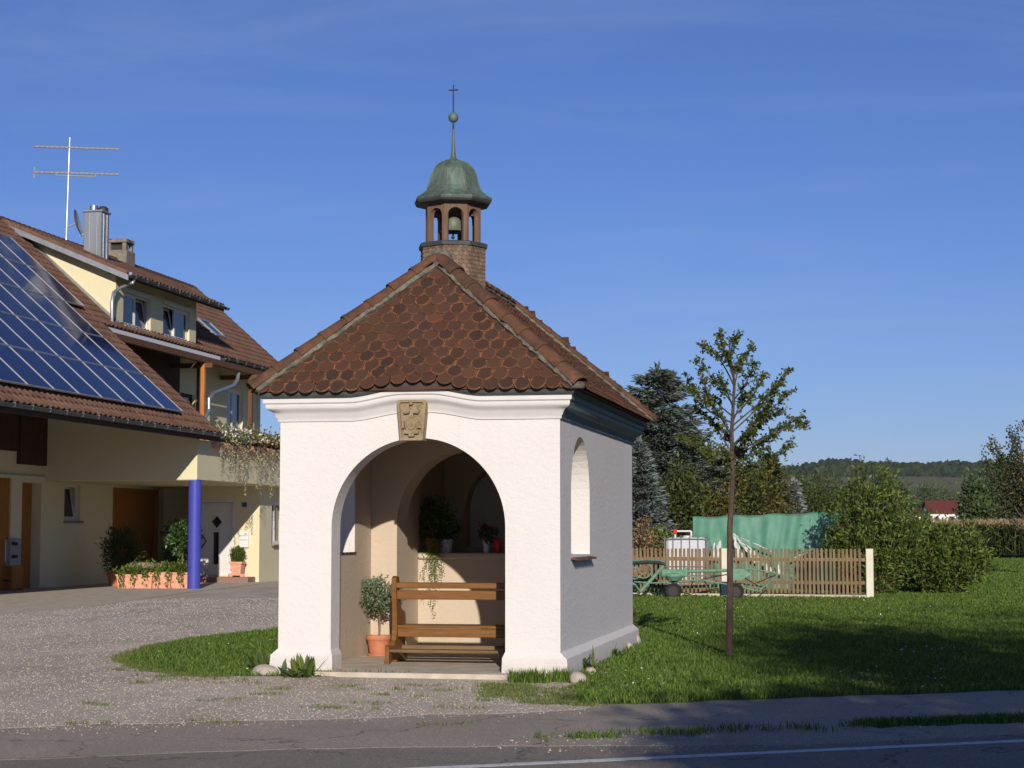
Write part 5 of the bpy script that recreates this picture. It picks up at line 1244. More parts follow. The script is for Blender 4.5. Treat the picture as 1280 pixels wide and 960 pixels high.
for sx2 in (-.34, .26):
    for sy2 in (-.34, .22): mb.bbox((RXH + sx2, yb2 + sy2, z2 - .42), (RXH + sx2 + .14, yb2 + sy2 + .14, z2 - .14), .01)
mb.bbox((RXH - .38, yb2 - .38, z2 - .14), (RXH + .44, yb2 + .38, z2), .02); mb.build('cap', 'chimney_stone', c2o)
mb = MB(); mb.box((RXH - .2, yb2 - .2, z2 - .415), (RXH + .25, yb2 + .2, z2 - .145)); mb.build('flue', 'iron', c2o)
pm = PL(82.5, 305, (DEX, 0, DEZ), (DSL, 0, 1)); mx_, my_ = float(pm[0]), float(pm[1])
ztop = float(PY(86, 172, my_)[2])
mb = MB(); mb.tube([(mx_, my_, float(pm[2]) - .15), (mx_ + .06, my_, ztop)], [.035, .028], 8); mast = mb.build('aerial_mast', 'zinc', house)
for (py0, py1, extra) in ((183, 186.5, False), (215, 218, True)):
    A_ = Vector(PY(43, py0, my_)); B_ = Vector(PY(149, py1, my_))
    m = MB(); m.tube([A_, B_], .036, 6); bm_ = m.build('aerial_boom', 'alu', mast)
    for i in range(17):
        p = A_.lerp(B_, (i + .3) / 17); m = MB(); L_ = .42 - .012 * i; m.tube([p + Vector((0, -L_, .03)), p + Vector((0, L_, .03))], .008, 4); m.build('element', 'alu', bm_)
    if extra:
        m = MB(); a_ = A_.lerp(B_, .26); b_ = A_.lerp(B_, .72); m.tube([a_, a_ + Vector((0, 0, -.10)), b_ + Vector((0, 0, -.10)), b_], .022, 5); m.build('boom_brace', 'alu', mast); m = MB()
        m.tube([A_ + Vector((0, 0, .16)), A_ + Vector((0, 0, -.22))], .025, 5); m.build('reflector', 'alu', mast)
dc = Vector(PY(95, 279, my_)); m = MB(); dirn = Vector((.93, .22, .26)).normalized(); ux = dirn.cross(Vector((0, 0, 1))).normalized(); uz = ux.cross(dirn)
rings = []
vs = []
for j in range(6):
    r = .42 * j / 5
    for k2 in range(20):
        an = 2 * math.pi * k2 / 20; vs.append(dc + ux * r * math.cos(an) + uz * r * 1.1 * math.sin(an) + dirn * (r * r * .55))
fs = [(j * 20 + k2, j * 20 + (k2 + 1) % 20, (j + 1) * 20 + (k2 + 1) % 20, (j + 1) * 20 + k2) for j in range(5) for k2 in range(20)]
m.add(vs, fs); m.add([v - dirn * .02 for v in vs], [f[::-1] for f in fs]); dsh = m.build('satellite_dish', 'grey_box', house, smooth=True, fix=False)
m = MB(); lo_ = dc - uz * .46 + dirn * .1; m.tube([lo_ - dirn * .1, lo_ + dirn * .62 + Vector((0, 0, .16))], .025, 6); e_ = lo_ + dirn * .62 + Vector((0, 0, .16)); m.tube([e_ - ux * .1 + Vector((0, 0, .04)), e_ + ux * .18 + Vector((0, 0, .04))], .05, 8); m.tube([dc - dirn * .02, Vector((mx_ + .02, my_, dc.z - .12))], .03, 6); m.build('feed_arm', 'alu', dsh)

# ---- plants and pots about the farmhouse
YN_ = lambda px, py: tuple(float(q) for q in G(px, py))
c = YN_(140, 733); potted('potted_shrub', (c[0], c[1] + .3, 0), 0.30, 0.42, 'terracotta', 'large dark feathery shrub in a terracotta pot beside the barn door', 'potted shrub', (0.15, 0, 1.05, 0.62, 0.5, 0.72), 'tree_leaf', 2600, 0.14, 0.035, 0.6)
c = YN_(213, 733); c = (c[0], c[1] + .9, 0)
lt = thing('potted_tree', c, 'glossy green standard laurel tree with round crown behind the stone troughs', 'potted tree'); pot(c, .28, .38, 'terracotta', lt)
mb = MB(); mb.tube([(c[0], c[1], .3), (c[0] + .02, c[1], .8), (c[0], c[1], 1.45)], [.035, .03, .028], 8); mb.build('stem', 'pale_bark', lt)
cc = clump('crown', (c[0], c[1], 1.55), (.52, .48, .50), 1500, .15, .07, 'laurel_leaf', lt, .3, .3, 90); twigs('twig', (c[0], c[1], 1.2), cc[::3], .012, 'bark', lt)
c2_ = tuple(float(q) for q in G(219, 727))
bt = thing('potted_shrub', c2_, 'dark ball-shaped shrub in a pot half hidden by the laurel stem', 'potted shrub'); pot(c2_, .28, .45, 'terracotta', bt)
clump('crown', (c2_[0], c2_[1], .92), (.42, .42, .42), 1600, .09, .045, 'laurel_leaf', bt, .5, .2, 200); twigs('twig', (c2_[0], c2_[1], .42), [(c2_[0] + .15, c2_[1], .8), (c2_[0] - .15, c2_[1], .8), (c2_[0], c2_[1] + .1, .9)], .02, 'bark', bt)
c = (float(PY(297, 715, YW - .42)[0]), YW - .42, .17)
bp = thing('potted_box_tree', c, 'clipped yellow-green box shrub in a square terracotta pot on the door step', 'potted shrub')
mb = MB(); vs = [(c[0] + sx * r, c[1] + sy * r, c[2] + z) for (r, z) in ((.15, .05), (.19, .42), (.22, .43), (.22, .50), (.18, .50), (.17, .46)) for sx, sy in ((-1, -1), (1, -1), (1, 1), (-1, 1))]
mb.add(vs, [(4 * i + k, 4 * i + (k + 1) % 4, 4 * i + 4 + (k + 1) % 4, 4 * i + 4 + k) for i in range(5) for k in range(4)] + [(3, 2, 1, 0), (20, 21, 22, 23)]); mb.build('pot', 'pale_terracotta', bp)
for sx in (-.2, .2):
    mb = MB(); mb.lathe([(0, 0), (.07, .01), (.09, .06), (.07, .11), (0, .12)], (c[0] + sx, c[1] - .12, c[2] - .005), 10); mb.build('pot_foot', 'pale_terracotta', bp, smooth=True)
clump('foliage', (c[0], c[1], c[2] + .74), (.24, .24, .22), 1500, .065, .035, 'box_leaf', bp, .5, .9, 200)
twigs('twig', (c[0], c[1], c[2] + .45), [(c[0] + .1, c[1], c[2] + .75), (c[0] - .1, c[1], c[2] + .75)], .02, 'bark', bp)
for i, (pa, pb, lab) in enumerate([(151, 183, 'low pale terracotta trough with whitish heather next to the feathery shrub'), (184, 206, 'pale terracotta trough overgrown with ivy between the other trough and the column'), (207, 230, 'pale terracotta trough with trailing greenery next to the blue column')]):
    a, b = YN_(pa, 735), YN_(pb, 736); cx2, cy2 = (a[0] + b[0]) / 2, (a[1] + b[1]) / 2 + .25; L_ = abs(b[0] - a[0]) / 2 - .02 + .06
    t = thing('planter_trough', (cx2, cy2, 0), lab, 'planter'); m = MB(); zt_h = .42 if i else .36
    vs = [(cx2 + sx * (L_ + o_x), cy2 + sy * (.22 + o_x), z) for (o_x, z) in ((-.04, 0), (.0, zt_h), (.02, zt_h), (.02, zt_h + .05), (-.03, zt_h + .05), (-.04, zt_h)) for sx, sy in ((-1, -1), (1, -1), (1, 1), (-1, 1))]
    m.add(vs, [(4 * q + k, 4 * q + (k + 1) % 4, 4 * q + 4 + (k + 1) % 4, 4 * q + 4 + k) for q in range(5) for k in range(4)] + [(3, 2, 1, 0), (20, 21, 22, 23)]); m.build('trough', 'pale_terracotta', t)
    clump('foliage', (cx2, cy2, zt_h + .14), (L_ + .12, .26, .17), 800, .10, .05, 'bush_leaf', t, .1, .3, 90)
    n = 300; P_ = np.stack([cx2 + NR.uniform(-L_, L_, n), np.full(n, cy2 - .27) - NR.random(n) * .05, zt_h + .1 - NR.random(n) ** 2 * (zt_h + .05)], 1); ok_ = np.sin(P_[:, 0] * 17 + i) > -.1; D = NR.normal(size=(n, 3)); D[:, 2] -= 1; D[:, 1] -= .6
    leaves('trailing_shoots', P_[ok_], D[ok_], .07, .05, 'bush_leaf', t)['kind'] = 'stuff'
    if i == 0:
        n = 160; P_ = np.stack([cx2 + .2 + NR.normal(0, .22, n), cy2 + NR.normal(0, .08, n), np.full(n, zt_h + .22)], 1); D = NR.normal(size=(n, 3)) * .35; D[:, 2] += 1
        leaves('heather', P_, D, .20, .04, 'ivy_leaf', t)['kind'] = 'stuff'
for i in range(5):                                            # balcony boxes with their trailing flowers
    y0 = 51.2 + i * 1.5; y1 = y0 + 1.35
    t = thing('flower_box', (PXB + .11, (y0 + y1) / 2, 4.1), ['flower box at the balcony corner under the low eave, trailing white blossom', 'flower box second from the low eave, pale trailing ivy', 'flower box in the middle of the parapet with the longest hanging shoots', 'flower box with rust-brown leaves next to the middle one', 'flower box farthest from the low eave on the parapet'][i], 'flower box', 'flower boxes on the balcony parapet')
    m = MB(); m.bbox((PXB + .021, y0, 4.16), (PXB + .22, y1, 4.36), .015); m.build('box', 'pale_terracotta', t)
    n = 520; P_ = np.stack([PXB + .10 + NR.normal(0, .13, n), NR.uniform(y0 - .1, y1 + .1, n), 4.42 + np.abs(NR.normal(0, .17, n))], 1); P_[:, 2] += .12 * np.sin(P_[:, 1] * 4.3)
    leaves('foliage', P_, NR.normal(size=(n, 3)), .115, .075, ['ivy_leaf', 'ivy_leaf', 'rust_leaf', 'rust_leaf', 'bush_leaf'][i], t)
    n = 240; P2 = np.stack([PXB + .12 + NR.normal(0, .14, n), NR.uniform(y0 - .1, y1 + .1, n), 4.45 + np.abs(NR.normal(0, .17, n))], 1); leaves('shoots', P2, NR.normal(size=(n, 3)), .10, .07, 'bush_leaf', t)['kind'] = 'stuff'
    n = 70; P3 = np.stack([PXB + .18 + NR.normal(0, .12, n), NR.uniform(y0, y1, n), 4.5 + np.abs(NR.normal(0, .15, n))], 1); leaves('blossom', P3, NR.normal(size=(n, 3)), .08, .075, 'white_petal', t)
    S_ = []
    for k in range(15):
        yy = NR.uniform(y0, y1); ln_ = abs(NR.normal()) * .40 + .18 + (.6 if k % 5 == 0 else 0) + (.35 if i in (1, 2) and k % 3 == 0 else 0)
        for q in range(int(ln_ / .022)): S_.append((PXB + .245 + NR.normal() * .02, yy + NR.normal() * .03 * (1.2 - q * .022 / ln_), 4.34 - q * .022))
    S_ = np.array(S_); D = NR.normal(size=S_.shape) * .6; D[:, 2] -= .7; leaves('hanging_shoots', S_, D, .06, .035, 'ivy_leaf', t)['kind'] = 'stuff'
c = YN_(4, 737); c = (c[0] + .02, c[1] - .1, 0)
cr_ = thing('wooden_crate', c, 'orange-stained wooden crate standing before the sliding barn door', 'crate')
for k in range(7):
    m = MB(); a = -.48 + k * .137; m.bbox((c[0] + a, c[1] - .36, 0.02), (c[0] + a + .128, c[1] - .335, .68), .005); m.build('board', 'door_wood', cr_)
    m = MB(); a = -.335 + k * .096; m.bbox((c[0] + .455, c[1] + a, 0.02), (c[0] + .48, c[1] + a + .088, .68), .005); m.build('board', 'door_wood', cr_)
m = MB(); m.box((c[0] - .46, c[1] - .334, 0), (c[0] + .452, c[1] + .334, .66)); m.build('core', 'dark_timber', cr_)
m = MB(); m.tube([(c[0] + .1, c[1] - .37, .36), (c[0] + .25, c[1] - .41, .28), (c[0] + .42, c[1] - .37, .27)], .022, 6); m.build('grip', 'iron', cr_)
gb = thing('metal_cabinet', (c[0], c[1], .68), 'grey metal cabinet with clamps on top of the orange wooden crate', 'cabinet')
m = MB(); m.bbox((c[0] - .46, c[1] - .32, .68), (c[0] + .40, c[1] + .32, 1.45), .015); m.build('case', 'grey_box', gb)
m = MB(); m.bbox((c[0] + .16, c[1] - .345, .80), (c[0] + .26, c[1] - .318, 1.43), .006); m.build('handle_bar', 'sign_white', gb)
for z in (.95, 1.32):
    m = MB(); m.tube([(c[0] + .40, c[1] - .25, z), (c[0] + .50, c[1] - .25, z)], .03, 8); m.tube([(c[0] + .50, c[1] - .34, z), (c[0] + .50, c[1] - .16, z)], .05, 8); m.build('clamp', 'iron', gb)

# ================================================================== FENCE, MACHINE, TANK AND NET
FA, FB = np.array([-9.6, 47.05]), np.array([-0.18, 46.32]); fd = (FB - FA) / np.linalg.norm(FB - FA); fn_ = np.array([fd[1], -fd[0]]); FLn = np.linalg.norm(FB - FA)
fence = thing('picket_fence', (-5, 46.7, 0), 'brown wooden picket fence with cream posts at the back of the lawn', 'fence')
FMx = Matrix(((fd[0], -fn_[0], 0, FA[0]), (fd[1], -fn_[1], 0, FA[1]), (0, 0, 1, 0), (0, 0, 0, 1)))
m = MB(); w_, t_, h_ = .058, .022, 1.14; m.add([(0, 0, 0), (w_, 0, 0), (w_, t_, 0), (0, t_, 0), (0, 0, h_ - .02), (w_, 0, h_ - .02), (w_, t_, h_ - .02), (0, t_, h_ - .02), (.012, .003, h_), (w_ - .012, .003, h_), (w_ - .012, t_ - .003, h_), (.012, t_ - .003, h_)],
    [(3, 2, 1, 0), (0, 1, 5, 4), (1, 2, 6, 5), (2, 3, 7, 6), (3, 0, 4, 7), (4, 5, 9, 8), (5, 6, 10, 9), (6, 7, 11, 10), (7, 4, 8, 11), (8, 9, 10, 11)])
pk = bpy.data.meshes.new('picket'); pk.from_pydata(m.v, [], m.f); pk.materials.append(MATS['picket_wood'])
k = int(FLn / 0.104); fr = random.Random(3)
posts_u = [float((PY(px, 745, 46.6)[:2] - FA) @ fd) for px in (907, 1089)]
for i in range(k):
    u_ = i * .104
    if any(abs(u_ + .03 - p) < .10 for p in posts_u) or u_ > posts_u[1]: continue
    o = bpy.data.objects.new('picket', pk); COL.objects.link(o); o.parent = fence
    o.matrix_local = Matrix.Translation(-fence.location) @ FMx @ Matrix.Translation((u_ + fr.uniform(-.004, .004), -.026, .10 + fr.uniform(-.012, .012))) @ Matrix.Rotation(fr.uniform(-.012, .012), 4, 'Y')
for z in (.34, .92):
    m = MB(); m.bbox((0, 0, z), (posts_u[1], .045, z + .085), .006, m=FMx); m.build('rail', 'picket_wood', fence)
for p in posts_u + [posts_u[0] - 3.75]:
    m = MB(); m.bbox((p - .09, -.09, -.03), (p + .09, .09, 1.24), .012, m=FMx); m.build('post', 'cream_paint', fence)
m = MB(); m.bbox((0, -.055, -.05), (posts_u[1] - .09, .065, .085), .012, m=FMx); m.build('kerb', 'concrete', fence)
# hay tedder parked along the fence
MY = 45.35
mp_ = lambda zx, zy, dy=0.0: Vector(PY(780 + zx / 6.4, 660 + zy / 6.4, MY + dy))
td = thing('hay_tedder', (float(PY(860, 745, MY)[0]), MY, 0), 'pale green hay tedder with two small wheels parked before the fence', 'farm machine')
def rod(name, pts, r, mat='green_paint', par=td, n=8):
    m = MB(); m.tube([mp_(*p) for p in pts], r, n); return m.build(name, mat, par)
rod('main_tube', [(300, 352), (520, 346), (960, 336)], .040); rod('draw_arm', [(325, 292), (230, 400), (130, 510)], .045); rod('draw_arm', [(40, 430, -.3), (90, 455, -.2), (130, 510)], .03)
rod('top_bar', [(20, 278, -.1), (180, 272), (290, 276), (335, 296)], .055, 'iron'); rod('top_bar', [(20, 262, -.1), (180, 262), (300, 266), (345, 292)], .028)
m = MB(); a = mp_(400, 360); m.bbox((a.x - .33, a.y - .16, a.z - .11), (a.x + .30, a.y + .16, a.z + .09), .05); m.lathe([(0, -.2), (.16, -.17), (.25, -.06), (.25, .0), (.12, .05), (0, .05)], (a.x, a.y, a.z - .02), 14); gbx = m.build('gearbox', 'green_paint', td)
m = MB(); a = mp_(492, 352); m.bbox((a.x - .05, a.y - .1, a.z - .12), (a.x + .06, a.y + .1, a.z + .10), .02); m.build('flange', 'green_paint', td)
m = MB(); a = mp_(925, 375); m.prism([[(-.22, -.13), (.05, -.13), (.30, .02), (.12, .14), (-.22, .16)]], lambda p, q, d: (a.x + p, a.y + d, a.z + q), -.10, .10); m.build('end_gearbox', 'green_paint', td)
for pts in ([(230, 440), (420, 432), (610, 415)], [(480, 372), (610, 410)], [(610, 415), (870, 458)], [(870, 458), (1080, 506)], [(1080, 506), (1235, 372)], [(985, 322), (1195, 356), (1235, 372)], [(280, 370), (420, 400), (500, 380)], [(80, 430), (230, 440)]): rod('guard_rail', pts, .017)
for pts in ([(615, 412, .1), (830, 370, .1)], [(690, 385, -.1), (850, 372)], [(950, 390), (1085, 470, .2)], [(900, 400), (880, 500)], [(1060, 440, .1), (1200, 380, .1)], [(395, 400), (395, 520)], [(560, 400, .1), (520, 500, .2)], [(640, 420, .1), (690, 500, .2)], [(740, 420, .1), (700, 480, -.2)]): rod('tine_arm', pts, .013, 'iron', n=5)
for zx, dy in ((395, -.12), (895, -.12)):
    a = mp_(zx, 510, dy); rw = float(a.z) + .0; rw = .20; whl = MB(); prof = [(rw - .075, -.055), (rw - .02, -.065), (rw, -.045), (rw, .045), (rw - .02, .065), (rw - .075, .055)]
    vs = [(a.x + r * math.cos(2 * math.pi * q / 18), a.y + yy, rw - .01 + r * math.sin(2 * math.pi * q / 18)) for r, yy in prof for q in range(18)]
    whl.add(vs, [(j * 18 + q, j * 18 + (q + 1) % 18, ((j + 1) % 6) * 18 + (q + 1) % 18, ((j + 1) % 6) * 18 + q) for j in range(6) for q in range(18)]); wo = whl.build('wheel', 'rubber', td, smooth=True)
    m = MB(); m.tube([(a.x, a.y - .05, rw - .01), (a.x, a.y + .05, rw - .01)], rw - .07, 14); m.build('hub', 'iron', wo)
for zx, zy, r in ((155, 335, .13), (85, 362, .09)):
    a = mp_(zx, zy); m = MB(); m.tube([a + Vector((0, -.05, 0)), a + Vector((0, .05, 0))], r, 14); m.tube([a + Vector((0, -.09, 0)), a + Vector((0, .09, 0))], r * .35, 8); m.build('reel', 'pale_bark', td)
    m = MB(); ring = [a + Vector((r * 1.6 * math.cos(q * math.pi / 8), 0, r * 1.6 * math.sin(q * math.pi / 8))) for q in range(17)]; m.tube(ring, .018, 6); m.build('reel_ring', 'green_paint', td)
# water tank in its cage
tk0, tk1 = AD(829, 690, 50.2), AD(886, 690, 50.2); tkx, tky = (tk0[0] + tk1[0]) / 2, tk0[1] + .5; hw = .56; zt = float(AD(857, 671, 50.2)[2])
tank = thing('water_tank', (tkx, tky, 0), 'white plastic cube water tank in a metal cage behind the fence', 'tank')
m = MB(); m.bbox((tkx - hw, tky - .48, .14), (tkx + hw, tky + .48, zt - .02), .09); m.lathe([(.13, 0), (.13, .05), (.0, .06)], (tkx, tky, zt - .02), 14); m.build('bottle', 'tank_plastic', tank, smooth=True)
m = MB()
for q in range(6):
    x = tkx - hw - .02 + q * (2 * hw + .04) / 5; m.tube([(x, tky - .51, .12), (x, tky - .51, zt - .05), (x, tky - .42, zt + .012)], .016, 6)
for z in (.2, .45, .7, .95, zt - .06): m.tube([(tkx - hw - .03, tky - .51, z), (tkx + hw + .03, tky - .51, z), (tkx + hw + .03, tky + .51, z), (tkx - hw - .03, tky + .51, z), (tkx - hw - .03, tky - .51, z)], .015, 6)
m.build('cage', 'zinc', tank)
m = MB()
for q in range(5): m.box((tkx - hw, tky - .5 + q * .215, .08), (tkx + hw, tky - .5 + q * .215 + .1, .13))
for q in (-.5, 0, .42): m.box((tkx + q, tky - .45, 0), (tkx + q + .1, tky + .45, .079))
m.build('pallet', 'worn_wood', tank)
a = AD(844, 664, 52.3); b = AD(864, 663, 52.3); rl = thing('pipe_rail', (float(a[0]), float(a[1]), 0), 'white pipe rail with a red cap behind the water tank', 'rail')
m = MB(); m.tube([(a[0], a[1], -.02), (a[0], a[1], a[2])], .03, 8); m.tube([(a[0], a[1], a[2]), (b[0], b[1], a[2])], .028, 8); m.tube([(b[0], b[1], -.02), (b[0], b[1], a[2])], .03, 8); m.build('pipe', 'sign_white', rl)
m = MB(); m.bbox((a[0] - .055, a[1] - .055, a[2] - .09), (a[0] + .055, a[1] + .055, a[2] + .06), .02); m.build('cap', 'red_plastic', rl)
# green net hung over a frame
NY = 52.6; n0 = PY(866, 646, NY); n1 = PY(1046, 639, NY); nx0, nx1, zA, zB = float(n0[0]), float(n1[0]) + .6, float(n0[2]), float(n1[2])
nt_ = thing('net_shelter', ((nx0 + nx1) / 2, NY, 0), 'green net and plastic sheeting hung over a pole frame behind the fence', 'shelter')
nu, nv = 90, 26; V = []; 
for j in range(nv + 1):
    for i in range(nu + 1):
        u_, v_ = i / nu, j / nv; x = nx0 + (nx1 - nx0) * u_; zt_ = zA + (zB - zA) * u_ - .05 * math.sin(u_ * math.pi * 4) ** 2
        V.append((x, NY + (.06 * math.sin(u_ * 34 + 1.5 * math.sin(v_ * 5)) + .03 * math.sin(u_ * 83 + 2 * math.sin(v_ * 4 + u_ * 9))) * (.35 + v_) + .10 * math.sin(u_ * 9 + v_ * 3) * v_ - .25 * v_, zt_ * (1 - v_) + .02))
for j in range(1, 9):
    for i in range(nu + 1):
        u_ = i / nu; x = nx0 + (nx1 - nx0) * u_; zt_ = zA + (zB - zA) * u_ - .05 * math.sin(u_ * math.pi * 4) ** 2; V.append((x, NY + j * .3, zt_ - .02 * j))
q = nu + 1; Fn = [(j * q + i, j * q + i + 1, (j + 1) * q + i + 1, (j + 1) * q + i) for j in range(nv) for i in range(nu)]; b0 = (nv + 1) * q
Fn += [((0 if j == 0 else b0 + (j - 1) * q) + i, (0 if j == 0 else b0 + (j - 1) * q) + i + 1, b0 + j * q + i + 1, b0 + j * q + i) for j in range(8) for i in range(nu)]
nm = np_mesh('net', np.array(V), np.array(Fn).ravel(), 4, 'green_net', nt_); nm.data.polygons.foreach_set('use_smooth', [True] * len(nm.data.polygons))
for u_ in (0.02, .33, .66, .98):
    x = nx0 + (nx1 - nx0) * u_; zt_ = zA + (zB - zA) * u_
    for dy in (.10, 2.3): m = MB(); m.tube([(x, NY + dy, -.02), (x, NY + dy, zt_ - .06)], .04, 7); m.build('pole', 'pale_bark', nt_)
m = MB(); m.tube([(nx0, NY + .10, zA - .05), (nx1, NY + .10, zB - .05)], .035, 7); m.build('cross_pole', 'pale_bark', nt_)
V = []; Fs = []
for s_i, (pa, pb, wd) in enumerate((((917, 667), (926, 700), .10), ((918, 668), (940, 694), .07), ((919, 669), (950, 698), .06), ((921, 670), (966, 690), .04), ((900, 676), (895, 700), .12), ((893, 678), (890, 698), .06), ((955, 703), (964, 716), .12), ((972, 706), (976, 718), .08), ((938, 692), (946, 704), .10), ((985, 700), (1012, 690), .10))):
    A_, B_ = PY(*pa, NY - .5), PY(*pb, NY - .55); b0 = len(V)
    for i in range(9):
        t = i / 8; p = A_ + (B_ - A_) * t; hw_ = wd * (.35 + .65 * t) * (1 + .25 * math.sin(i * 2.1 + s_i))
        for j in (-1, -.3, .4, 1): V.append((p[0] + j * hw_, p[1] - .03 * math.cos(j * 4 + i) + .02 * math.sin(i * 1.7), p[2] + .02 * math.sin(i + j * 3)))
    Fs += [(b0 + i * 4 + j, b0 + (i + 1) * 4 + j, b0 + (i + 1) * 4 + j + 1, b0 + i * 4 + j + 1) for i in range(8) for j in range(3)]
np_mesh('plastic_sheet', np.array(V), np.array(Fs).ravel(), 4, 'sheet_plastic', nt_)['kind'] = 'stuff'

# ================================================================== TREES AND SHRUBS
def branch(p0, p1, rnd_=0.08, n=5, sag=0.0):
    p0, p1 = np.array(p0, float), np.array(p1, float); L = np.linalg.norm(p1 - p0); o = []
    off = NR.normal(size=3) * rnd_ * L
    for i in range(n + 1):
        t = i / n; o.append(p0 + (p1 - p0) * t + off * math.sin(math.pi * t) + np.array([0, 0, sag * L * math.sin(math.pi * t)]))
    return o
def leafy_tree(name, base, H, R3, zc, n_cl, n_leaf, L, W, mat, label, cat='tree', group=None, trunk_r=None, trunk_mat='bark', cl_r=0.16, shell=.25, up=.2, noise_=.25, trunk_top=.75, lump=0):
    base = np.array(base, float); t = thing(name, tuple(base), label, cat, group); trunk_r = trunk_r or H * .018
    R3 = np.array(R3, float); cen = base + np.array([0, 0, zc])
    d = unit(NR.normal(size=(n_cl, 3)))
    if lump:                                        # uneven outline: the crown reaches further in a few directions
        ld = unit(NR.normal(size=(lump, 3))); am = np.max(np.clip(d @ ld.T, 0, 1) ** 3, axis=1); sc_ = .66 + .5 * am
    else: sc_ = 1.0
    rr_ = (shell + (1 - shell) * NR.random(n_cl)) ** .6 * (1 + noise_ * NR.normal(size=n_cl) * .5) * sc_
    cl = cen + d * rr_[:, None] * R3
    m = MB(); ttop = base + np.array([NR.normal() * .02 * H, NR.normal() * .02 * H, H * trunk_top]); tp = branch(base - np.array([0, 0, .05]), ttop, .03, 7)
    m.tube(tp, [trunk_r * (1.25 if i == 0 else 1) * (1 - .8 * i / 7) for i in range(8)], 9)
    for c_ in cl[:: max(1, n_cl // 46)]:
        k_ = int(np.clip(((c_[2] - base[2]) * .62 / (H * trunk_top)) * 7, 1, 6)); m.tube(branch(tp[k_], c_, .10, 4, .05), [trunk_r * .42, trunk_r * .32, trunk_r * .22, trunk_r * .14, trunk_r * .06], 5, cap=False)
    m.build('trunk', trunk_mat, t, fix=False)
    idx = NR.integers(0, n_cl, n_leaf); P_ = cl[idx] + NR.normal(size=(n_leaf, 3)) * R3.mean() * cl_r
    D = unit(P_ - cen) * .8 + NR.normal(size=(n_leaf, 3)) * .8; D[:, 2] += up
    P_[:, 2] = np.maximum(P_[:, 2], base[2] + .05)
    leaves('crown', P_, D, L * NR.uniform(.7, 1.3, n_leaf), W * NR.uniform(.7, 1.3, n_leaf), mat, t)
    return t
# the young tree on the lawn
sb = G(912, 820); SD = float((sb - _C) @ _fw)
sap = thing('young_tree', tuple(float(q) for q in sb), 'young thin-stemmed tree with sparse leaves standing on the lawn', 'tree')
def sp(px, py, dd=0.0): return AD(px, py, SD + dd)
tp = [sp(911, 823), sp(912.5, 740), sp(912, 660), sp(916, 600), sp(914.5, 540), sp(918, 480), sp(913, 445), sp(911, 424)]
m = MB(); m.tube([tuple(p) for p in tp], [.052, .044, .040, .034, .027, .018, .011, .005], 9); m.build('trunk', 'bark', sap)
ends = [(877, 432, .2), (900, 417, .1), (926, 420, -.2), (944, 432, .3), (873, 452, -.3), (859, 468, .2), (864, 488, -.1), (870, 512, .3), (943, 455, -.4), (985, 464, .1), (978, 476, .4), (988, 490, -.2), (980, 515, .2), (965, 500, -.5), (1008, 533, .1), (1001, 521, .4), (986, 553, -.3), (960, 560, .1), (878, 470, .5), (885, 500, -.5), (892, 530, .4),
        (868, 548, .1), (880, 566, -.4), (890, 590, .2), (945, 585, -.4), (950, 520, .6), (935, 490, .5), (905, 440, -.4), (930, 446, .4), (955, 470, .6), (898, 470, -.6), (972, 540, .5), (862, 560, .5), (850, 545, -.2), (942, 540, -.6), (925, 570, .6), (905, 560, -.6)]
m = MB(); LP = []; LD = []
for (px, py, dd) in ends:
    e_ = sp(px, py, dd); oy = min(600 - NR.random() * 42 * (py < 575), py + 30 + abs(px - 915) * .55); tt = np.clip((823 - oy) / (823 - 424) * 7, 0, 6.9)
    # join on the stem at the height oy
    ys = [823, 740, 660, 600, 540, 480, 445, 424]; k_ = next(i for i in range(7) if ys[i] >= oy >= ys[i + 1]); f_ = (ys[k_] - oy) / (ys[k_] - ys[k_ + 1]); s0 = tp[k_] + (tp[k_ + 1] - tp[k_]) * f_
    br = branch(s0, e_, .07, 7, .04); m.tube(br, [.013 * (1 - .85 * i / 7) for i in range(8)], 5, cap=False)
    L_ = np.linalg.norm(e_ - s0); br = np.array(br)
    for tw in range(int(13 + L_ * 20)):
        t0 = NR.uniform(.2, 1) ** .75; q_ = min(6, int(t0 * 7)); a = br[q_] + (br[q_ + 1] - br[q_]) * (t0 * 7 - q_); dr_ = (br[-1] - br[0]) / L_ + NR.normal(size=3) * .75; dr_ /= np.linalg.norm(dr_); tl_ = NR.uniform(.04, .13); b = a + dr_ * tl_
        m.tube([tuple(a), tuple(b)], [.004, .002], 3, cap=False)
        for _ in range(int(3 + tl_ * 32)): LP.append(a + (b - a) * NR.random() + NR.normal(size=3) * .012); LD.append(dr_ * .5 + NR.normal(size=3) * .7)
m.build('branches', 'bark', sap, fix=False)['kind'] = 'stuff'
LP = np.array(LP); LD = np.array(LD); leaves('crown', LP, LD, .056 * NR.uniform(.6, 1.25, len(LP)), .041 * NR.uniform(.7, 1.2, len(LP)), 'sapling_leaf', sap)
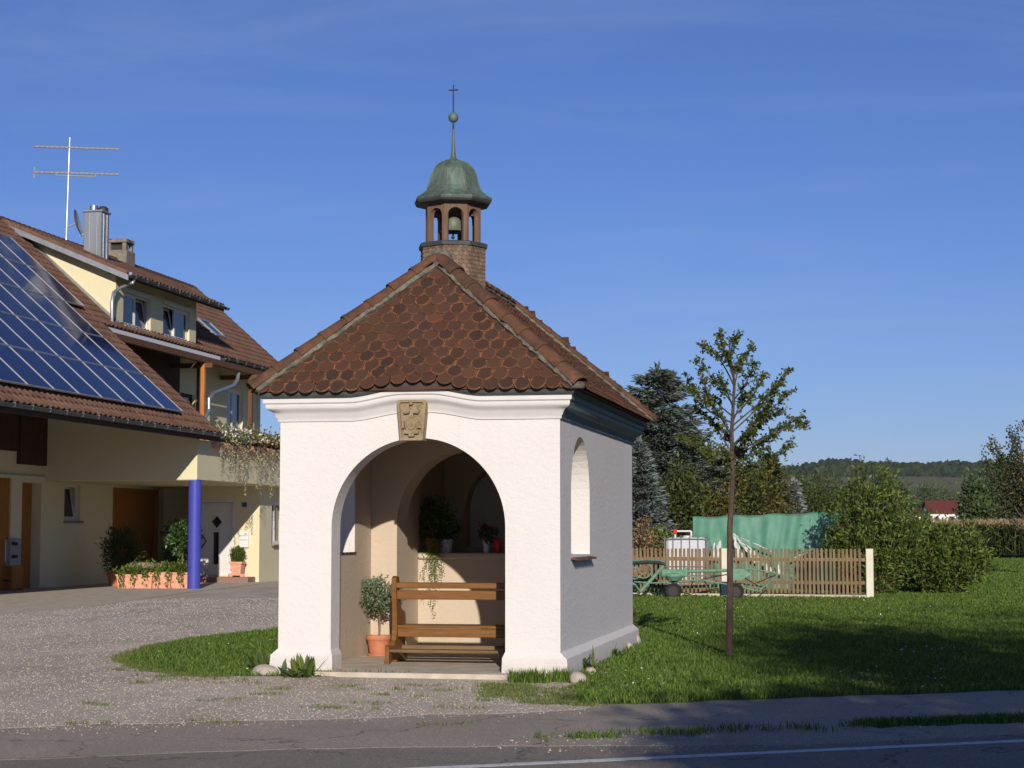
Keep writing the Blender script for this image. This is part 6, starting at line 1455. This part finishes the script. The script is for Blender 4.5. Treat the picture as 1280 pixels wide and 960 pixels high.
# shrubs beside the fence end
def upright_shrub(name, base, H, Rx, n_sh, label, mat, L=.11, W=.032, spread=.5, per=26):
    t = thing(name, base, label, 'shrub'); base = np.array(base, float); m = MB(); P_ = []; D_ = []
    for i in range(n_sh):
        a = NR.random() * 6.283; r = math.sqrt(NR.random()); h = H * (1 - .48 * r ** 2) * NR.uniform(.5, 1.13); e_ = base + np.array([math.cos(a) * Rx * r, math.sin(a) * Rx * r * .8, h])
        s0 = base + np.array([math.cos(a), math.sin(a), 0]) * Rx * .25 * r; b = np.array(branch(s0, e_, .06, 6, .10)); m.tube(b, [.014 * (1 - .8 * k / 6) for k in range(7)], 4, cap=False)
        for k in range(per):
            t0 = NR.uniform(.01, 1) ** .9; q_ = min(5, int(t0 * 6)); p = b[q_] + (b[q_ + 1] - b[q_]) * (t0 * 6 - q_); ax = b[-1] - b[-3]; ax = ax / (np.linalg.norm(ax) + 1e-6); w_ = NR.normal(size=3)
            P_.append(p + NR.normal(size=3) * spread * .16); D_.append(ax * .6 + w_ * .6)
    m.build('stems', 'bark', t, fix=False); P_ = np.array(P_); P_[:, 2] = np.maximum(P_[:, 2], .05); n = len(P_)
    leaves('foliage', P_, np.array(D_), L * NR.uniform(.7, 1.3, n), W * NR.uniform(.8, 1.3, n), mat, t); return t
b_ = G(1096, 742); upright_shrub('tall_shrub', (float(b_[0]) - .05, 49.3, 0), 3.55, 1.35, 320, 'tall bright green shrub with upright shoots behind the fence end post', 'bush_leaf', .15, .05, per=48)
b_ = G(1172, 742); upright_shrub('broad_shrub', (float(b_[0]) + .0, 50.3, 0), 2.0, 1.62, 320, 'broad rounded green shrub spreading over the lawn beside the tall shrub', 'bush_leaf', .15, .05, per=48)
b_ = AD(803, 668, 50.5); leafy_tree('garden_shrub', (float(b_[0]), float(b_[1]), 0), 2.0, (.55, .5, .8), 1.1, 40, 900, .14, .06, 'rust_leaf', 'yellow and rust coloured shrub behind the fence by the blue spruce', 'shrub', trunk_r=.03)
b_ = AD(826, 668, 53); leafy_tree('garden_shrub', (float(b_[0]), float(b_[1]), 0), 1.9, (.6, .5, .75), 1.0, 40, 1000, .13, .06, 'bush_leaf', 'green leafy shrub behind the fence left of the water tank', 'shrub', trunk_r=.03)
# conifers
def conifer(name, base, H, Rm, mat, label, n_br=420, L=.22, W=.055, droop=.18, z0=.25, power=.85, per=30):
    base = np.array(base, float); t = thing(name, tuple(base), label, 'conifer'); m = MB()
    m.tube([tuple(base - np.array([0, 0, .05])), tuple(base + np.array([0, 0, H * .5])), tuple(base + np.array([0, 0, H]))], [H * .02, H * .011, .008], 8); P_ = []; D_ = []
    for i in range(n_br):
        f_ = 1 - (1 - NR.random()) ** .62 if False else NR.random() ** 1.35; z = z0 + f_ * (H - z0) * .985; Rb = Rm * (1 - f_) ** power * NR.uniform(.72, 1.12) + .10; a = NR.random() * 6.283
        d = np.array([math.cos(a), math.sin(a), 0]); s0 = base + np.array([0, 0, z]); pts = []
        for k in range(5):
            q = k / 4; pts.append(s0 + d * Rb * q + np.array([0, 0, -droop * Rb * math.sin(q * 2.2) + .10 * Rb * q * q + .16 * f_ * Rb * q]))
        m.tube(pts, [.016, .013, .010, .007, .004], 4, cap=False); pts = np.array(pts); sd = np.array([-d[1], d[0], 0])
        for k in range(int(per * (.35 + Rb / Rm))):
            q = NR.random() ** .7; j = min(3, int(q * 4)); p = pts[j] + (pts[j + 1] - pts[j]) * (q * 4 - j); s_ = NR.choice((-1, 1)); wd = (1 - .55 * q) * .28 * Rb
            P_.append(p + sd * s_ * wd * NR.random() + NR.normal(size=3) * .02); D_.append(d * .8 + sd * s_ * NR.uniform(.2, .9) + np.array([0, 0, NR.normal() * .22 + .05]))
    for k in range(40): P_.append(base + np.array([NR.normal() * .02, NR.normal() * .02, H * NR.uniform(.93, 1.0)])); D_.append(np.array([NR.normal() * .5, NR.normal() * .5, 1.0]))
    m.build('trunk', 'bark', t, fix=False); P_ = np.array(P_); n = len(P_); leaves('crown', P_, np.array(D_), L * NR.uniform(.7, 1.3, n), W * NR.uniform(.7, 1.3, n), mat, t, fold=.35); return t
b_ = AD(822, 463, 62); conifer('spruce', (float(b_[0]), float(b_[1]), 0), 7.3, 3.0, 'spruce_needle', 'tall grey-green spruce rising behind the chapel corner', 980, .27, .058, per=40, power=.58)
b_ = AD(799, 556, 55.5); conifer('blue_spruce', (float(b_[0]), float(b_[1]), 0), 4.5, 1.35, 'blue_needle', 'dense blue spruce in front of the tall grey-green spruce', 420, .19, .042, per=34)
b_ = AD(992, 601, 78); conifer('blue_spruce', (float(b_[0]), float(b_[1]), 0), float(b_[2]), 1.05, 'pale_needle', 'small pale blue spruce standing beyond the green net', 260, .22, .055, per=22)
b_ = AD(962, 566, 72); conifer('spruce', (float(b_[0]), float(b_[1]), 0), float(b_[2]), 1.5, 'green_needle', 'dark green spruce between the fruit trees and the pale spruce', 360, .24, .06, per=26)
for i, (px, py, D, rx, mat, lab) in enumerate([(868, 535, 64, 1.5, 'autumn_leaf', 'tree with yellowing leaves directly behind the young tree, next to the tall spruce'), (905, 566, 66, 1.4, 'tree_leaf', 'dark leafy tree above the middle of the green net'), (940, 580, 68, 1.3, 'autumn_leaf', 'yellow-green leafy tree touching the dark green spruce'), (850, 590, 58, 1.1, 'tree_leaf', 'low dark tree over the water tank beside the blue spruce'),
                                               (1022, 606, 95, 2.0, 'tree_leaf', 'dark bushy tree between the pale spruce and the tall shrub'), (880, 610, 60, 1.1, 'autumn_leaf', 'low tree with orange fruit just above the green net')]):
    b_ = AD(px, py, D); H_ = float(b_[2]); leafy_tree('garden_tree', (float(b_[0]), float(b_[1]), 0), H_, (rx, rx, H_ * .42), H_ * .58, 120, 4200, .16, .085, mat, lab, trunk_r=.09, cl_r=.2, lump=9)
b_ = AD(1296, 600, 70); at_ = leafy_tree('apple_tree', (float(b_[0]), float(b_[1]), 0), 5.6, (1.7, 1.6, 1.35), 3.5, 70, 2600, .13, .075, 'apple_leaf', 'gnarled apple tree with reddish fruit at the edge of the field', trunk_r=.14, cl_r=.17, lump=7)
m = MB(); P_ = []
for (px, py, d0) in ((1232, 566, 0), (1240, 548, .4), (1262, 535, -.3), (1278, 528, .3), (1250, 575, -.5), (1236, 556, .2), (1268, 548, .3), (1246, 600, 0), (1238, 640, .3)):
    e_ = AD(px, py, 70 + d0); s0 = np.array([float(b_[0]) - .3, float(b_[1]), 2.9]); br = branch(s0, e_, .10, 6, .05); m.tube(br, [.045, .036, .028, .02, .014, .01, .005], 5, cap=False)
    for k in range(150): q = NR.uniform(.4, 1.02); j = min(5, int(q * 6)); P_.append(br[j] + (br[j + 1] - br[j]) * (q * 6 - j) + NR.normal(size=3) * .10)
m.build('limb', 'bark', at_, fix=False); P_ = np.array(P_); leaves('outer_leaves', P_, NR.normal(size=P_.shape), .13, .07, 'apple_leaf', at_)
for (x, y, H_, rx, lab) in [(-16.5, 96, 7.0, 2.6, 'round tree on the meadow behind the chapel, next to the farmhouse gable'), (-12.5, 104, 8.0, 3.0, 'tall tree in the middle of the row hidden behind the chapel'), (-20.5, 112, 8.5, 3.2, 'largest tree of the row behind the farmhouse gable'), (-8.8, 92, 6.0, 2.3, 'small tree behind the chapel towards the spruces')]:
    leafy_tree('meadow_tree', (x, y, -.02), H_, (rx, rx, H_ * .42), H_ * .58, 110, 2800, .26, .15, 'mid_leaf', lab, group='trees behind the chapel', trunk_r=.14, cl_r=.2, lump=8)
# trees across the field
for i, (px, py, D, rx, lab) in enumerate([(1004, 598, 300, 3.2, 'round tree beyond the pale spruce on the field edge'), (1032, 600, 330, 4.0, 'wide tree beyond the field partly behind the tall shrub'), (1122, 606, 290, 2.2, 'small tree just left of the white house beyond the maize'), (1160, 598, 540, 5.0, 'tree behind the white house roof'), (1182, 606, 560, 5, 'low tree beyond the ridge of the white house'),
                                          (1217, 596, 265, 2.2, 'large willow-like tree right in front of the white house end'), (1240, 592, 300, 3.6, 'broad tree beyond the maize beside the willow-like tree'), (1262, 608, 280, 3.0, 'bushy tree beyond the maize behind the apple tree'), (1226, 625, 240, 1.8, 'low round tree at the maize edge before the dark red roof'), (1148, 618, 520, 4, 'small dense tree at the white house gable'), (1286, 600, 300, 3.5, 'tree beyond the maize half hidden by the apple tree'), (1100, 600, 340, 4, 'tree beyond the field hidden partly by the shoots of the tall shrub')]):
    b_ = AD(px, py, D); H_ = float(b_[2]); leafy_tree('field_tree', (float(b_[0]), float(b_[1]), 0), H_, (rx, rx, H_ * .45), H_ * .56, 80, 2200, .62, .36, 'mid_leaf', lab, group='trees across the field', trunk_r=.22, cl_r=.2, lump=8)
# trees behind the camera, whose shade lies on the lawn, the path and the road
for (x, y, H_, rx, rz, zc, lab) in [(10.3, -6.0, 14.0, 4.3, 4.7, 9.2, 'broad roadside tree shading the path and the young tree'), (17.0, -5.0, 14.2, 4.8, 4.9, 9.2, 'second roadside tree shading the lawn beside the shrubs'), (24.8, -7.0, 13.5, 4.6, 4.5, 9.0, 'last roadside tree of the row beyond the lawn'), (5.9, -5.0, 8.4, 2.0, 1.9, 6.2, 'small roadside tree shading the road edge')]:
    leafy_tree('roadside_tree', (x, y, -.02), H_, (rx, rx, rz), zc, 300, int(12000 * rx / 4.5), .26, .17, 'tree_leaf', lab, group='roadside trees', trunk_r=.2, cl_r=.14, lump=10)

# ================================================================== FIELD, FAR HOUSES, HILLS
CY0 = 113.0
xs, ys = np.meshgrid(np.arange(-14, 34, .19), CY0 + np.arange(0, 13) * .75); C0 = np.stack([xs.ravel(), ys.ravel(), 0 * xs.ravel()], 1); C0[:, :2] += NR.normal(0, .05, (len(C0), 2)); n = len(C0)
Hc = 2.15 + NR.normal(0, .10, n)
P_ = np.repeat(C0, 9, 0); P_[:, 2] = np.repeat(Hc, 9) * NR.uniform(.08, .86, n * 9); a = NR.random(n * 9) * 6.283; D = np.stack([np.cos(a), np.sin(a), NR.uniform(.1, 1.0, n * 9)], 1)
corn = leaves('maize', P_, D, .75, .085, 'corn_leaf', fold=.2); corn['kind'] = 'stuff'
P_ = np.repeat(C0, 4, 0); P_[:, 2] = np.repeat(Hc, 4) - .12; D = NR.normal(size=P_.shape) * .35; D[:, 2] += 1; tas = leaves('maize_tassels', P_, D, .34, .05, 'corn_tassel'); tas['kind'] = 'stuff'
st_ = leaves('maize_stalks', C0, np.tile([0.0, 0.0, 1.0], (n, 1)), Hc, .05, 'corn_leaf'); st_['kind'] = 'stuff'
def far_house(name, px0, px1, D, z_eave, z_ridge, label, depth=9, wall='farwall', win=()):
    a, b = AD(px0, 650, D), AD(px1, 650, D); a, b = np.array([a[0], a[1]]), np.array([b[0], b[1]]); u = (b - a) / np.linalg.norm(b - a); v = np.array([-u[1], u[0]]); W_ = np.linalg.norm(b - a)
    t = thing(name, (float(a[0]), float(a[1]), 0), label, 'house'); Q = lambda s, d, z: (a[0] + u[0] * s + v[0] * d, a[1] + u[1] * s + v[1] * d, z)
    m = MB(); m.add([Q(0, 0, -.05), Q(W_, 0, -.05), Q(W_, depth, -.05), Q(0, depth, -.05), Q(0, 0, z_eave), Q(W_, 0, z_eave), Q(W_, depth, z_eave), Q(0, depth, z_eave), Q(0, depth / 2, z_ridge - .1), Q(W_, depth / 2, z_ridge - .1)], [(0, 1, 5, 4), (1, 2, 6, 9, 5), (2, 3, 7, 6), (3, 0, 4, 8, 7), (4, 5, 9, 8), (6, 7, 8, 9)]); m.build('wall', wall, t)
    m = MB(); o = .5; sl = (z_ridge - z_eave) / (depth / 2)
    for s0, d0, d1 in ((0, -o, depth / 2), (1, depth + o, depth / 2)):
        ze_ = z_eave - o * sl; m.add([Q(-o, d0, ze_), Q(W_ + o, d0, ze_), Q(W_ + o, d1, z_ridge), Q(-o, d1, z_ridge), Q(-o, d0, ze_ + .22), Q(W_ + o, d0, ze_ + .22), Q(W_ + o, d1, z_ridge + .22), Q(-o, d1, z_ridge + .22)], [(0, 1, 2, 3), (4, 7, 6, 5), (0, 4, 5, 1), (1, 5, 6, 2), (2, 6, 7, 3), (3, 7, 4, 0)])
    m.build('roof', 'red_roof', t)
    for (s0, s1, z0, z1) in win:
        m = MB(); m.add([Q(s0, -.06, z0), Q(s1, -.06, z0), Q(s1, -.06, z1), Q(s0, -.06, z1), Q(s0, .02, z0), Q(s1, .02, z0), Q(s1, .02, z1), Q(s0, .02, z1)], [(0, 1, 2, 3), (0, 4, 5, 1), (1, 5, 6, 2), (2, 6, 7, 3), (3, 7, 4, 0)]); wn = m.build('window', 'sign_white', t)
        m = MB(); m.add([Q(s0 + .1, -.08, z0 + .1), Q(s1 - .1, -.08, z0 + .1), Q(s1 - .1, -.08, z1 - .1), Q(s0 + .1, -.08, z1 - .1)], [(0, 1, 2, 3)]); m.build('pane', 'window_glass', wn)
    return t
far_house('far_house', 1163, 1213, 450, 6.2, 9.0, 'white far house with dark red roof beyond the maize', win=[(1.2, 2.2, 2.9, 5.2), (4.6, 5.9, 4.0, 5.3), (7.6, 8.6, 4.0, 5.2)])
far_house('far_house', 1128, 1151, 440, 5.6, 7.0, 'low white outbuilding beside the white far house', 7)
far_house('far_house', 1218, 1240, 400, 4.4, 6.4, 'dark red roofed barn among the trees beyond the maize', 8, wall='dark_timber')
# rising fields and the wooded ridge
def hill_z(r, px):
    t = np.clip((r - 750) / 1650, 0, 1); s_ = t * t * (3 - 2 * t)
    k = 66 + 3 * np.sin(px * .012 + 1) ; u = np.clip((r - 2380) / 350, 0, 1); top = np.interp(px, [0, 300, 700, 960, 985, 1010, 1045, 1075, 1110, 1150, 1200, 1250, 1300, 1500, 1900], [10, 12, 8, 0, 6, 14, 21, 17, 13, 12, 17, 17, 15, 18, 10])
    return s_ * k + u * u * (3 - 2 * u) * top
rs = np.concatenate([np.linspace(700, 2400, 26), np.linspace(2450, 4600, 14)]); pxs = np.linspace(-700, 2700, 130)
Vh = []
for r in rs:
    zz = hill_z(np.full_like(pxs, r), pxs); dirx = np.arctan((pxs - 640) / F_PX) - YAW
    Vh.append(np.stack([r * np.sin(dirx), r * np.cos(dirx), zz - .03 - (r < 701) * .2], 1))
Vh = np.concatenate(Vh); q = len(pxs); k1, k2 = np.meshgrid(np.arange(len(rs) - 1), np.arange(q - 1), indexing='ij'); b0 = (k1 * q + k2).ravel()
hl = np_mesh('hill', Vh, np.stack([b0, b0 + 1, b0 + q + 1, b0 + q], 1).ravel(), 4, 'field_ground'); hl['kind'] = 'structure'; hl.data.polygons.foreach_set('use_smooth', [True] * len(hl.data.polygons))
import bmesh
def blob_wood(name, pts, R_, mat='forest_mat'):
    bm = bmesh.new(); bmesh.ops.create_icosphere(bm, subdivisions=2, radius=1); bm.verts.ensure_lookup_table(); bv_ = np.array([v.co[:] for v in bm.verts]); bf = np.array([[v.index for v in f.verts] for f in bm.faces]); bm.free()
    n = len(pts); k = len(bv_); sc3 = R_[:, None, None] * np.stack([np.ones(n), np.ones(n), NR.uniform(1.1, 1.7, n)], 1)[:, None, :]
    V = bv_[None] * (1 + NR.normal(0, .16, (n, k, 1))) * sc3 + pts[:, None, :]; F = (np.arange(n)[:, None, None] * k + bf[None]).ravel()
    o = np_mesh(name, V.reshape(-1, 3), F, 3, mat); o['kind'] = 'stuff'; return o
n = 5200; px = NR.uniform(250, 1750, n); r = 2385 + NR.random(n) ** 1.3 * 360; dirx = np.arctan((px - 640) / F_PX) - YAW; z = hill_z(r, px); Rr = NR.uniform(4.0, 7.5, n)
blob_wood('forest', np.stack([r * np.sin(dirx), r * np.cos(dirx), z + 9 * (.7 + .5 * NR.random(n))], 1), Rr)
n = 900; px = NR.uniform(250, 1750, n); r = 2360 + NR.random(n) * 40; dirx = np.arctan((px - 640) / F_PX) - YAW
blob_wood('forest_edge', np.stack([r * np.sin(dirx), r * np.cos(dirx), hill_z(r, px) + 3.5], 1), NR.uniform(2.5, 5.0, n))
# the air between here and the hills
hz = MB(); hz.box((-5300, -600, -1.5), (5300, 5400, 135)); ho = bpy.data.objects.new('haze', None) if False else None
hm = bpy.data.materials.new('haze_air'); hm.use_nodes = True; n_ = hm.node_tree; n_.nodes.clear(); oo = n_.nodes.new('ShaderNodeOutputMaterial'); pv = n_.nodes.new('ShaderNodeVolumePrincipled')
pv.inputs['Color'].default_value = (0.80, 0.88, 1.0, 1); pv.inputs['Density'].default_value = 0.000045; pv.inputs['Anisotropy'].default_value = 0.1
n_.links.new(pv.outputs[0], oo.inputs['Volume']); MATS['haze_air'] = hm
ho = hz.build('haze', 'haze_air'); ho['kind'] = 'stuff'
